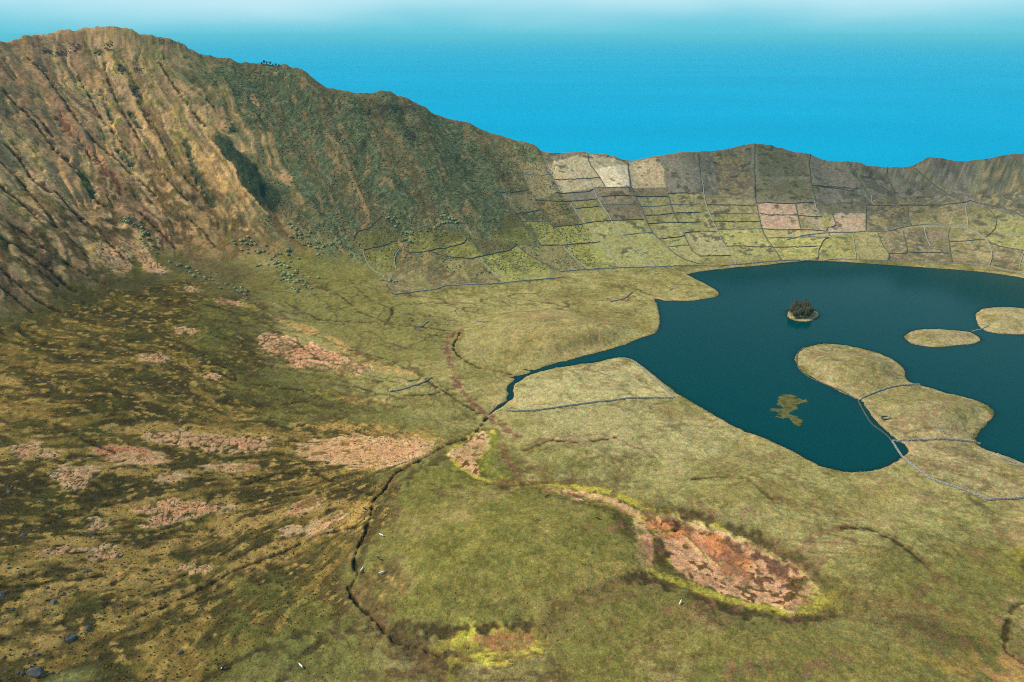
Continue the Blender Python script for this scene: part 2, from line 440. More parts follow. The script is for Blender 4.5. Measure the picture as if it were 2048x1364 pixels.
# round wet meadow in the foreground
paint([(760,990),(880,920),(1000,965),(1100,985),(1230,1015),(1280,1090),(1280,1150),(1150,1190),(1080,1250),(900,1262),(780,1240),(715,1150),(735,1060)], srgb(124,122,56), 8, 6, .8)
paint([(880,1010),(1050,1000),(1180,1060),(1200,1150),(1050,1220),(900,1200),(850,1100)], srgb(140,134,64), 25, 18, .6, grain='soft')
paint([(1080,1200),(1300,1170),(1600,1240),(1900,1300),(1900,1364),(1000,1364),(1050,1290)], srgb(116,114,54), 15, 10, .7)
paint([(1150,1290),(1400,1310),(1500,1364),(1200,1364)], srgb(118,124,56), 20, 10, .6, grain='soft')
paint([(1450,1300),(1800,1290),(1900,1364),(1500,1364)], srgb(140,126,64), 18, 14, .6, grain='soft')

# crater wall cover
gold, rust, brown, dkbrown, moss = srgb(176,148,104,1.0), srgb(156,120,90,1.0), srgb(122,98,62,1.12), srgb(72,60,42,1.12), srgb(142,136,66,1.12)
shrubg, shrubd, straw = srgb(100,108,76,1.12), srgb(70,80,56,1.12), srgb(160,146,104,1.35)
S1 = fbm(Uw / 16, Tt * 2.2, 3, 51); S2 = fbm(Uw / 6, Tt * 5, 3, 55); S3 = fbm(Uw / 2.6, Tt * 14, 2, 57)
wallc = sstep(.0, .20, Tt + (N25 - .5) * .18 - .02)
wl_left = wallc * sstep(440, 320, Px + (N25 - .5) * 130 + (S1 - .5) * 260)
C += (gold - C) * wl_left[:, None]
mixc(ALL, wl_left * sstep(.50, .64, S1) * .5, brown)
mixc(ALL, wl_left * sstep(.60, .68, S2) * .6, dkbrown)
for q_, th_, op_ in ((fbm(Uw / 13, Tt * 1.1, 3, 81), .022, .75), (fbm(Uw / 7, Tt * 1.6, 2, 83), .022, .55), (fbm(Uw / 22, Tt * .9, 3, 87), .014, .8)):
    lnz = np.clip(1 - np.abs(q_ - .5 + (N3 - .5) * .03) / th_, 0, 1) * sstep(.42, .58, N25 * .5 + N9 * .5)
    mixc(ALL, wl_left * lnz * op_, srgb(66,56,44,1.12))
    Z -= wl_left * lnz * 1.3
mixc(ALL, wl_left * sstep(.50, .60, 1 - S2) * .6, srgb(196,164,100,1.12))
mixc(ALL, wl_left * sstep(.56, .66, N9) * .55, moss)
mixc(ALL, wl_left * sstep(.56, .68, fbm(Uw / 12, Tt * 6, 2, 61)) * .35, rust)
mixc(ALL, wl_left * sstep(.60, .70, N9 * .5 + S3 * .5) * .7, srgb(84,82,48,1.12))
mixc(ALL, wl_left * sstep(250, 50, Px) * sstep(.40, .62, S1) * .5, rust)
mixc(ALL, wl_left * sstep(.52, .30, Tt) * sstep(.45, .60, N9) * .7, srgb(96,86,48,1.12))
mixc(ALL, wl_left * sstep(.55, .2, Tt + (N25 - .5) * .3) * sstep(.35, .6, N9 * .5 + S2 * .5) * .7, srgb(92,76,52,1.2))
mixc(ALL, wl_left * sstep(.42, .12, Tt + (N25 - .5) * .2) * sstep(20, 200, Px) * .6, srgb(90,80,52,1.15))
wl_left_edge = sstep(180, 330, Px) * wl_left
mixc(ALL, wl_left_edge * sstep(.45, .6, N25 * .5 + S1 * .5) * .6, srgb(100,100,66,1.1))
mixc(ALL, wl_left_edge * sstep(.75, .95, Tt) * .6, srgb(96,98,70,1.1))
wl_mid = wall * sstep(320, 440, Px + (N25 - .5) * 130 + (S1 - .5) * 260) * sstep(1110, 1040, Px + (N60 - .5) * 60)
C += (shrubg - C) * wl_mid[:, None]
mixc(ALL, wl_mid * sstep(.5, .62, N9) * .75, shrubd)
mixc(ALL, wl_mid * sstep(.5, .64, S1) * .6, srgb(112,98,68,1.12))
mixc(ALL, wl_mid * sstep(.60, .68, S2 * .6 + N9 * .4) * .7, srgb(150,124,84,1.12))
mixc(ALL, wl_mid * sstep(.62, .70, N3) * .5, srgb(118,128,92,1.12))
wl_far = wall * sstep(1040, 1110, Px + (N60 - .5) * 60)
C += (srgb(150,146,84) - C) * wl_far[:, None]
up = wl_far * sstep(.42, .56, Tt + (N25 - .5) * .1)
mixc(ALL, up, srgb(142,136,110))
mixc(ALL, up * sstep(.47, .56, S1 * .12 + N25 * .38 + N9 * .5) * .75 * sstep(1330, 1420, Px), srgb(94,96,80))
mixc(ALL, wl_far * sstep(.6, .7, N3 * .6 + N9 * .4) * .5, srgb(96,96,62))
mixc(ALL, crest * wall * .5, srgb(140,124,90))
dash = fbm(U / 9, Tt * 42, 2, 131)
DASH = wl_far * sstep(.62, .70, dash) * sstep(.4, .6, N25)

def za(p): return [(1000 + x / 5.12, 280 + y / 5.12) for x, y in p]
def zb_(p): return [(1400 + x / 5.12, 280 + y / 5.12) for x, y in p]
def zc(p): return [(1648 + x / 5.12, 290 + y / 5.12) for x, y in p]
def zd(p): return [(700 + x / 5.12, 420 + y / 5.12) for x, y in p]
def z3_(p): return [(1348 + x / 2.926, 250 + y / 2.926) for x, y in p]
def z1(p): return [(x / 2.926, y / 2.926) for x, y in p]
def z4(p): return [(x / 2.926, 430 + y / 2.926) for x, y in p]
def z7(p): return [(x / 2.926, 898 + y / 2.926) for x, y in p]
LIME, LIME2, GREY, HEATH, PALE = srgb(170,172,84), srgb(158,158,86), srgb(150,146,98), srgb(88,84,62), srgb(206,188,138)
HSP = srgb(92,94,52)
# pasture parcels: outline, colour, dark speckle
PARCELS = [
 (zd([(1300,500),(1710,370),(2048,590),(2048,705),(1570,745)]), LIME, .60),
 (za([(230,850),(480,835),(550,890),(860,860),(1020,1045),(640,1080),(410,1080),(340,960)]), LIME, .64),
 (za([(650,1095),(1020,1050),(1230,1310),(905,1320)]), LIME, .58),
 (za([(870,860),(1140,830),(1600,1300),(1230,1310)]), LIME2, .70),
 (za([(1150,830),(1470,820),(1560,950),(1255,975)]), LIME2, .64),
 (za([(1260,980),(1560,955),(1625,1018),(1890,995),(2048,1190),(2048,1275),(1610,1295)]), srgb(160,158,84), .72),
 (za([(170,1090),(400,1080),(650,1095),(905,1320),(610,1350)]), srgb(146,138,88), .66),
 (za([(380,640),(740,640),(830,810),(860,855),(550,890),(480,800)]), srgb(94,90,56), None),
 (za([(750,640),(1010,610),(1140,820),(870,855)]), srgb(152,150,74), .6),
 (za([(1050,670),(1430,660),(1475,810),(1140,825)]), srgb(126,106,78), .6),
 (za([(470,230),(890,140),(1305,220),(1335,485),(960,490),(630,540),(530,360)]), srgb(200,184,136,1.25), .72),  # saddle straw; this and the next two made paler to paint in sunlight
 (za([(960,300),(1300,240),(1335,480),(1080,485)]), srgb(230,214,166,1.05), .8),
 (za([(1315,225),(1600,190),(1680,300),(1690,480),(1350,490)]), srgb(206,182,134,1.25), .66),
 (za([(180,220),(460,240),(630,540),(360,615),(300,500)]), srgb(166,152,112), .66),
 (za([(20,560),(340,560),(400,715),(150,765)]), srgb(150,138,104), .62),
 (za([(0,770),(150,770),(385,1030),(170,1090),(0,1150)]), srgb(110,112,58), .5),
 (za([(1000,495),(1345,490),(1420,660),(1040,655)]), srgb(156,138,104), .6),
 (za([(1380,500),(1720,490),(1720,580),(1390,580)]), srgb(142,122,90), .55),
 (za([(1430,590),(1720,590),(1770,750),(1490,770)]), srgb(156,150,92), .64),
 (za([(1730,550),(2048,550),(2048,750),(1780,750)]), srgb(164,156,92), .64),
 (za([(1490,775),(2048,755),(2048,940),(1890,950),(1880,990),(1625,1015)]), srgb(152,148,82), .6),
 (za([(1895,955),(2048,945),(2048,1185)]), srgb(168,158,102), .72),
 (za([(1720,1098),(1930,1080),(2048,1200),(2048,1260),(1850,1195)]), srgb(168,160,92), .75),
 (zb_([(0,560),(40,560),(180,930),(0,935)]), srgb(162,154,88), .62),
 (zb_([(0,945),(180,940),(310,1180),(0,1185)]), srgb(172,160,104), .72),
 (zb_([(50,590),(550,610),(600,745),(110,750)]), srgb(166,152,98), .6),
 (zb_([(110,760),(600,755),(640,905),(180,915)]), srgb(154,148,82), .62),
 (zb_([(190,930),(640,915),(730,1095),(280,1090)]), srgb(174,168,88), .7),
 (zb_([(290,1100),(740,1100),(840,1215),(380,1265)]), srgb(160,156,84), .7),
 (zb_([(580,650),(980,650),(1030,910),(640,905)]), srgb(204,166,134), .68),
 (zb_([(985,655),(1170,645),(1200,745),(1300,930),(1040,910)]), srgb(172,150,114), .62),
 (zb_([(1390,750),(1700,745),(1700,930),(1340,980),(1300,900)]), srgb(188,160,126), .66),
 (zb_([(640,915),(1310,935),(1320,995),(690,1000)]), srgb(178,166,104), .7),
 (zb_([(680,1010),(1320,1005),(1210,1180),(840,1215)]), srgb(186,180,92), .62),
 (zb_([(1250,1040),(1560,960),(1600,1205),(1220,1195)]), srgb(158,154,76), .66),
 (zb_([(1575,955),(1820,945),(1935,1165),(1920,1225),(1605,1210)]), srgb(164,154,92), .7),
 (zb_([(130,130),(280,100),(540,60),(550,590),(190,570)]), srgb(110,100,76), None),
 (zb_([(590,420),(1150,420),(1170,620),(590,630)]), srgb(122,116,80), .66),
 (zb_([(590,50),(1080,150),(1140,380),(590,380)]), srgb(100,98,74), .6),
 (zb_([(1190,640),(1700,680),(1700,735),(1210,735)]), srgb(104,96,74), .6),
 (zc([(430,625),(850,625),(890,825),(680,880),(430,885)]), srgb(84,80,62), None),
 (zc([(860,630),(1450,610),(1465,840),(1070,810),(890,815)]), srgb(144,132,92), .56),
 (zc([(560,900),(800,850),(1270,830),(1310,1200),(660,1180),(670,1110)]), srgb(94,86,64), None),
 (zc([(1040,850),(1270,840),(1270,1060),(1100,1040)]), srgb(134,116,88), .56),
 (zc([(1290,850),(1460,850),(1640,960),(1720,1120),(1685,1230),(1310,1200)]), srgb(154,138,92), .50),
 (zc([(1680,1005),(2048,1085),(1995,1290),(1700,1240),(1720,1120)]), srgb(92,86,60), None),
 (zc([(1480,600),(1660,640),(1760,750),(1740,880),(1650,950),(1470,840)]), srgb(130,126,74), .6),
 (zc([(1680,650),(2048,760),(2048,1080),(1680,1000),(1750,880),(1770,780)]), srgb(146,144,78), .68),
 (zc([(1640,200),(2048,90),(2300,100),(2300,800),(2048,720),(1560,560)]), srgb(78,84,68), None),
 (zc([(500,530),(1440,540),(1440,590),(500,610)]), srgb(90,88,70), None),
 (zd([(470,430),(900,460),(1290,505),(1570,745),(880,820),(445,870),(350,690)]), srgb(104,96,58), None),
 (zd([(900,500),(1290,515),(1480,690),(1180,700),(1000,600)]), srgb(156,148,92), .6),
 (zd([(600,640),(720,650),(880,800),(640,840),(560,700)]), srgb(154,146,86), .55),
 (zd([(140,420),(480,330),(470,600),(330,660),(180,540)]), srgb(136,138,62), .52),
 (zd([(40,300),(200,200),(560,230),(480,320),(135,415)]), srgb(112,114,56), .50),
 (zd([(600,250),(820,200),(985,380),(840,400),(620,430)]), srgb(142,142,68), .54),
 (zd([(840,200),(1180,230),(1180,330),(990,380)]), srgb(124,122,56), .48),
 (zd([(1190,290),(1380,465),(1290,495),(960,470),(840,400)]), srgb(154,158,68), .54),
 (zd([(1400,240),(1850,150),(1910,290),(1700,350),(1480,320)]), srgb(126,128,60), .48),
 (zd([(1220,280),(1700,360),(1380,450)]), srgb(104,92,68), .55),
]
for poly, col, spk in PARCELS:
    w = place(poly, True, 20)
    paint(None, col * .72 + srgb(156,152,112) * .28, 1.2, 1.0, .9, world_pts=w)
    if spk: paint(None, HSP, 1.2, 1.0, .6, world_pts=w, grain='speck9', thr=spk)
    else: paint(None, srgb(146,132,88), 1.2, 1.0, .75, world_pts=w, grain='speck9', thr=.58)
mixc(ALL, DASH * .8, srgb(84,84,62))
# planted hedges up the far slope read as pale green bands
for p, wd in ((zb_([(560,30),(560,200),(575,400)]), 9), (zb_([(1085,140),(1120,300),(1150,380)]), 8), (zb_([(1510,210),(1600,350),(1700,490),(1755,570)]), 5),
              (zb_([(1870,265),(1970,470)]), 5), (zc([(1600,160),(1610,330),(1530,480)]), 12), (zc([(930,225),(1050,330),(1200,450),(1330,550)]), 5), (zb_([(590,390),(1140,395)]), 7),
              (zb_([(40,570),(550,590)]), 4), (zb_([(580,630),(1170,625)]), 4), (zb_([(0,330),(30,450),(40,560)]), 4)):
    stroke(p, wd, srgb(136,134,96), .85, ragged=2)

# ------------------------------------------------------------------ fans below the left wall
paint([(80,600),(215,550),(330,520),(440,500),(540,560),(520,620),(460,680),(440,760),(300,760),(100,700)], srgb(92,84,50), 22, 22, .75)
paint([(180,600),(320,560),(400,620),(380,700),(260,700)], srgb(78,68,44), 20, 20, .6)
CC = on_level([(900, 890)], 4)[0]
fr = np.hypot(X - CC[0], Y - CC[1]); fa = np.arctan2(Y - CC[1], CC[0] - X)
fa2 = fa * 340 + (N60 - .5) * 50
F1 = fbm(fa2 / 26, fr / 70, 3, 71); F2 = fbm(fa2 / 9, fr / 26, 3, 73); F3 = fbm(fa2 / 3.4, fr / 9, 2, 75)
fanW = place([(-300,700),(0,650),(215,585),(330,560),(470,600),(540,660),(560,740),(680,800),(800,850),(870,890),(785,955),(745,1000),(715,1100),(705,1190),(640,1280),(470,1340),(420,1364),(-200,1364)], True, 40)
idx = crop(fanW, 40)
d = sdf(fanW, idx) + (N25[idx] - .5) * 50
fan = np.zeros(X.size); fan[idx] = sstep(-14, 14, d)
FD, FO, FG = srgb(88,80,47), srgb(108,96,52), srgb(164,136,72)
mixc(ALL, fan, FD)
mixc(ALL, fan * sstep(.44, .60, F1) * .9, FO)
lowfan = fan * sstep(620, 480, Y) 
mixc(ALL, lowfan * sstep(.52, .62, F2 * .6 + F1 * .4) * .85, FG)
mixc(ALL, fan * sstep(.56, .64, F2) * .45, srgb(150,128,62))
mixc(ALL, fan * sstep(.62, .70, N3 * .5 + F3 * .5) * .8, srgb(190,160,84))
mixc(ALL, fan * sstep(.58, .66, N9 * .5 + (1 - F3) * .5) * .7, srgb(62,58,34))
mixc(ALL, fan * sstep(.6, .7, vnoise(X32 / 14, Y32 / 14, 33)) * .25, srgb(108,112,50))
# green meadow tongues between fans
for p in ([(400,600),(480,600),(560,650),(470,680),(420,720),(370,680)], [(450,745),(560,740),(640,760),(650,800),(560,810),(470,775)], [(520,830),(600,800),(720,800),(790,830),(850,870),(700,845),(600,850)],
          [(420,1320),(520,1260),(620,1200),(700,1230),(740,1290),(700,1364),(420,1364)], [(480,1180),(560,1140),(560,1180),(480,1230)], [(570,500),(720,520),(780,590),(900,640),(880,720),(760,730),(620,660),(520,580)]):
    paint(p, srgb(120,120,60), 10, 12, .75)
# bands of bleached grass and bare soil on the fans
BANDS = [([(0,1260),(102,1208),(205,1182),(330,1135)],14), ([(273,1230),(342,1197),(410,1169),(495,1130),(581,1089),(666,1062),(720,1030)],11), ([(34,1137),(85,1110),(147,1096),(240,1105)],12),
 ([(220,1030),(300,1015),(400,1008),(470,1010),(520,1020)],10), ([(330,1090),(450,1060),(560,1030),(640,1020)],9), ([(420,1050),(520,1035),(600,1015),(690,1005)],8), ([(0,1310),(60,1285),(120,1275)],10), ([(0,900),(60,895),(90,905)],8),
 ([(60,780),(20,765),(0,760)],14), ([(560,640),(620,660),(700,700),(780,740),(830,745)],9), ([(600,850),(680,850),(760,855),(830,870),(870,885)],12), ([(260,860),(330,850),(480,865),(600,870)],10), ([(700,800),(740,798),(775,802)],7),
 ([(120,935),(200,940),(330,950),(460,940),(560,945)],5), ([(560,1115),(620,1080),(690,1045),(730,1010)],10), ([(60,1200),(150,1160),(260,1120),(330,1100)],8)]
for p, wd in BANDS:
    w = chaikin(place(p, False, 30), 1, False)
    idx = crop(w, wd * 3)
    d = seg_dist(w, X[idx], Y[idx], False) + (F2[idx] - .5) * wd * 1.8 + (N9[idx] - .5) * wd
    mixc(idx, sstep(wd * .75, wd * .1, d) * sstep(.26, .44, F3[idx] * .5 + N3[idx] * .5) * .9, srgb(190,158,88))
# bare, cracked peat
def worley(x, y, seed):
    ix = np.floor(x).astype(int); iy = np.floor(y).astype(int)
    d1 = np.full(x.shape, 9.0); d2 = np.full(x.shape, 9.0)
    for a in (-1, 0, 1):
        for b in (-1, 0, 1):
            cx = ix + a; cy = iy + b
            px = cx + _R[(cx + seed) & 511, cy & 511]; py = cy + _R[cx & 511, (cy + seed * 3) & 511]
            dd = np.hypot(x - px, y - py)
            d2 = np.minimum(d2, np.maximum(d1, dd)); d1 = np.minimum(d1, dd)
    return d1, d2
PEAT = [([(520,672),(560,668),(600,688),(650,698),(700,718),(742,735),(720,748),(660,742),(600,735),(560,714),(525,692)], 5, 1), ([(290,868),(340,862),(400,868),(470,874),(545,880),(520,905),(430,902),(350,893),(310,885)], 6, 1),
 ([(590,892),(650,879),(720,876),(800,879),(855,886),(866,896),(830,915),(760,935),(690,930),(640,920),(600,907)], 9, 0), ([(195,898),(260,892),(310,905),(342,920),(300,932),(230,925)], 7, 0), ([(140,932),(200,938),(165,946)], 4, 0),
 ([(325,945),(362,950),(355,963),(325,960)], 5, 0), ([(250,1018),(310,1008),(400,1006),(465,1008),(440,1022),(360,1030),(340,1045),(300,1046),(320,1028),(260,1025)], 3.2, 1), ([(172,1098),(215,1095),(245,1105),(215,1122),(180,1118)], 4, 1),
 ([(85,1102),(140,1090),(150,1102),(100,1112)], 3.5, 1), ([(170,1045),(200,1040),(205,1055),(180,1052)], 3, 1), ([(340,1128),(410,1122),(405,1136),(350,1137)], 3.5, 1), ([(580,1018),(620,1000),(640,1005),(600,1030)], 6, 0),
 ([(20,893),(80,890),(92,905),(40,915)], 4, 1), ([(360,655),(392,658),(392,668),(370,668)], 3, 1), ([(408,748),(440,750),(435,757),(412,756)], 3, 1), ([(285,708),(330,712),(330,725),(290,720)], 3, 1), ([(560,1065),(620,1050),(680,1030),(640,1060)], 5, 0),
 ([(90,905),(115,915),(190,960),(160,985),(120,960)], 3, 1), ([(190,485),(255,495),(266,540),(235,545),(200,515)], 5, 1), ([(239,478),(284,491),(294,509),(342,548),(310,543),(273,509)], 4, 1),
 ([(430,598),(470,602),(480,612),(440,606)], 3, 1), ([(370,570),(390,575),(400,585),(376,580)], 3, 1), ([(400,935),(440,928),(520,932),(470,945)], 8, 0)]
PEATC, PEATR, PEATP = srgb(222,176,124), srgb(206,142,102), srgb(236,206,148)
for p, cell, crack in PEAT:
    w = chaikin(place(p, True, 25), 1)
    idx = crop(w, 14)
    d = sdf(w, idx) + (N9[idx] - .5) * 6 + (N3[idx] - .5) * 3 + (F2[idx] - .5) * 16 + 1.5
    inn = sstep(-2.5, 2.5, d)
    if crack:
        d1, d2 = worley(X[idx] / cell, Y[idx] / cell * .8, 17)
        g = d2 - d1 + (N3[idx] - .5) * .2
        keep = sstep(.07, .16, g) * sstep(-.35, .1, np.minimum(d / 6, .6) + (vnoise(np.floor(X[idx] / cell * 1.0), np.floor(Y[idx] / cell), 3) - .5))
    else:
        keep = sstep(.68, .56, N3[idx] * .3 + N9[idx] * .3 + F3[idx] * .4)
    halo = sstep(-9, 0, d) * .6
    mixc(idx, halo * sstep(.4, .6, N3[idx]), srgb(170,146,70))
    mixc(idx, inn * .55, srgb(104,82,52))
    a = inn * keep
    colr = PEATC[None] + (PEATP - PEATC)[None] * sstep(.5, .2, np.minimum(d, 6) / 6 + N3[idx] - .5)[:, None] + (PEATR - PEATC)[None] * (sstep(.52, .66, N25[idx]) * (1 - crack * .5) * (Tt[idx] < .04))[:, None]
    C[idx] += (colr - C[idx]) * a[:, None]
    Z[idx] += -0.5 * sstep(0, 5, d) * .6 + a * 0.35
# floor basins with moss rims
YEL, YEL2 = srgb(190,182,70), srgb(152,146,52)
def basin(p, core, rimw, tuft=.6):
    w = chaikin(place(p, True, 25), 1)
    idx = crop(w, rimw * 3 + 10)
    d = sdf(w, idx) + (N9[idx] - .5) * 9 + (N3[idx] - .5) * 2.5
    mixc(idx, sstep(-rimw * 2.2, -rimw * .6, d) * .75, srgb(84,82,40))
    mixc(idx, sstep(-rimw, -rimw * .2, d) * sstep(.30, .5, N9[idx] * .5 + N25[idx] * .5) * .9, YEL2)
    mixc(idx, sstep(-rimw * .5, rimw * .1, d) * sstep(.38, .52, N3[idx] * .5 + N25[idx] * .5) * .9, YEL)
    inn = sstep(0, 2.5, d)
    q = N25[idx]
    col = PEATC[None] + (core - PEATC)[None] * sstep(.4, .65, q)[:, None]
    C[idx] += (col - C[idx]) * (inn * .95)[:, None]
    mixc(idx, inn * sstep(tuft - .03, tuft + .03, N9[idx] * .45 + N3[idx] * .55), srgb(74,66,32))
    mixc(idx, inn * sstep(.5, .62, F3[idx] * .4 + N3[idx] * .6) * .22, srgb(160,112,74))
    mixc(idx, sstep(-.5, 1, d) * sstep(5, 1.5, d) * sstep(.4, .55, N25[idx]) * .8, PEATP)
    return idx
basin([(1262,1040),(1290,1025),(1345,1030),(1400,1048),(1450,1065),(1500,1085),(1560,1115),(1600,1145),(1622,1180),(1628,1203),(1600,1216),(1560,1218),(1500,1203),(1440,1188),(1380,1163),(1340,1140),(1318,1100),(1310,1075),(1268,1060)], srgb(212,140,86), 7, .625)
paint([(1290,1060),(1305,1062),(1306,1100),(1304,1132),(1292,1120),(1285,1085)], srgb(210,156,116), 1.5, 1.5, .95)
paint([(1310,1066),(1330,1070),(1338,1110),(1335,1140),(1312,1130),(1308,1095)], srgb(70,66,32), 2, 3, .9)
paint([(1440,1080),(1500,1095),(1570,1130),(1610,1170),(1590,1185),(1540,1140),(1470,1105)], srgb(66,60,28), 2.5, 4, .8, grain='speck9', thr=.47)
paint([(1345,1068),(1400,1080),(1440,1110),(1470,1130),(1500,1160),(1490,1170),(1440,1135),(1390,1100)], srgb(188,134,92), 2, 2, .8)
stroke([(1365,1070),(1400,1105),(1430,1130),(1445,1128)], 1.6, srgb(214,190,110), .9)
stroke([(1352,1040),(1358,1052),(1348,1060)], 3.2, srgb(14,24,14), 1, .8, .4)
stroke([(1290,1060),(1325,1064),(1345,1060)], 1.4, srgb(110,124,30), .9)
paint([(1625,1150),(1690,1180),(1712,1205),(1660,1232),(1600,1232)], srgb(118,104,50), 5, 5, .85)
paint([(1640,1175),(1685,1190),(1680,1210),(1640,1215)], YEL2, 5, 6, .8, grain='soft')
basin([(1090,975),(1150,978),(1200,986),(1240,1002),(1275,1022),(1255,1026),(1200,1006),(1130,990)], srgb(214,172,120), 4.5, .60)
stroke([(1060,972),(1110,978),(1170,990),(1230,1010),(1280,1035)], 10, YEL2, .7, ragged=4, feather=6)
stroke([(1095,977),(1150,983),(1200,994),(1245,1012),(1275,1030)], 6, srgb(222,182,122), .9, ragged=3, feather=3)
stroke([(1075,968),(1130,972),(1200,978),(1240,992),(1290,1015),(1340,1026)], 5, YEL, .9, ragged=3)
stroke([(1275,1040),(1280,1080),(1284,1120),(1296,1146)], 5, srgb(206,184,112), .85, ragged=3)
stroke([(1300,1140),(1350,1160),(1420,1190),(1500,1212),(1570,1228),(1625,1222),(1640,1195)], 5, YEL, .8, ragged=4)
stroke([(1350,1030),(1420,1050),(1500,1082),(1570,1115),(1615,1150),(1640,1190)], 4, srgb(204,184,110), .8, ragged=3)
stroke([(1300,1158),(1380,1190),(1470,1218),(1560,1238),(1640,1236),(1700,1210)], 5, srgb(74,70,36), .75, ragged=4)
stroke([(1360,1022),(1440,1045),(1530,1085),(1610,1130),(1680,1180)], 5, srgb(86,80,42), .7, ragged=4)
basin([(890,905),(920,893),(960,864),(985,866),(988,885),(965,908),(955,935),(962,958),(930,945),(905,922)], srgb(204,166,112), 3.5, .62)
stroke([(985,870),(990,890),(975,910),(972,935),(1000,955),(1030,962)], 5, srgb(140,146,52), .8, ragged=3)
stroke([(905,920),(940,950),(975,962),(1030,965)], 3, YEL, .85, ragged=2)
paint([(870,1270),(920,1258),(1000,1255),(1080,1258),(1088,1285),(1060,1310),(1000,1330),(940,1320),(910,1300)], YEL, 3, 4, .95, grain='speck', thr=.34)
paint([(945,1275),(1000,1265),(1060,1262),(1070,1280),(1040,1300),(1000,1305),(965,1292)], srgb(164,124,72), 2, 2, 1.0)
stroke([(880,1268),(930,1300),(990,1322),(1050,1312),(1085,1285)], 5, YEL, .9, ragged=3)
stroke([(860,1262),(930,1256),(1010,1250),(1085,1250)], 3, srgb(80,72,40), .7, ragged=2)
paint([(780,1265),(860,1275),(920,1300),(940,1330),(900,1364),(860,1364),(800,1310)], srgb(78,70,38), 6, 6, .75)
paint([(850,1290),(920,1300),(930,1340),(890,1360),(860,1330)], YEL2, 4, 5, .8, grain='speck', thr=.5)
paint([(1080,1260),(1110,1220),(1180,1180),(1250,1160),(1290,1150),(1250,1180),(1160,1215),(1110,1260),(1090,1290)], srgb(92,74,46), 5, 5, .75)
paint([(1150,1150),(1290,1110),(1295,1150),(1220,1165)], srgb(158,140,72), 8, 6, .6, grain='soft')
paint([(1940,1330),(2000,1300),(2060,1310),(2080,1380),(1960,1380)], srgb(196,154,98), 6, 8, .8, grain='soft')
paint([(1880,1310),(1960,1290),(2060,1280),(2060,1364),(1900,1364)], srgb(156,134,60), 10, 10, .6, grain='soft')
paint([(2015,1105),(2060,1090),(2080,1180),(2030,1165),(2015,1130)], YEL2, 4, 4, .9)
paint([(2025,1120),(2070,1110),(2080,1160),(2035,1150)], srgb(62,60,26), 3, 3, .9)
paint([(1700,1195),(1780,1200),(1870,1230),(1960,1280),(1990,1310),(1900,1290),(1800,1270),(1740,1235)], srgb(92,78,46), 8, 8, .75)
# dark ground along the foot of the slope and red rush beds
DK = srgb(64,58,36)
REDB = srgb(128,82,66)
for p, wd, op in (([(930,655),(905,665),(890,690),(898,720),(908,745),(915,770),(935,795),(960,820),(985,840),(1015,858),(1030,870)],4.5,.75), ([(1000,890),(1020,925),(1050,955),(1085,948),(1075,930),(1055,925)],4,.6), ([(1000,960),(1050,962),(1090,966)],6,.6),
   ([(1050,900),(1080,880),(1150,872),(1210,868),(1250,885),(1290,900)],3,.45), ([(1180,920),(1220,905),(1260,930),(1250,965),(1190,965)],9,.35), ([(1370,1000),(1400,1010),(1440,1040)],5,.4), ([(1430,985),(1490,960),(1540,965),(1555,1000)],2.5,.55),
   ([(1560,1000),(1620,1010),(1640,1030)],5,.45), ([(1595,1100),(1620,1075),(1690,1050),(1760,1065),(1820,1090),(1860,1130),(1920,1185),(2010,1240)],2.4,.5), ([(1705,1185),(1740,1210),(1800,1205),(1850,1212),(1920,1240)],5,.6), ([(1810,1210),(1850,1170),(1880,1150)],3,.5),
   ([(1110,1205),(1130,1215),(1170,1195)],5,.6), ([(1170,1200),(1220,1200),(1270,1190)],2,.5), ([(705,1180),(760,1240),(790,1290)],8,.4), ([(745,1090),(760,1150),(770,1220)],8,.35), ([(1960,1010),(2000,1060),(2030,1100)],6,.35)):
    stroke(p, wd, REDB if op != .35 else srgb(104,84,52), op, ragged=wd * .8, feather=wd)
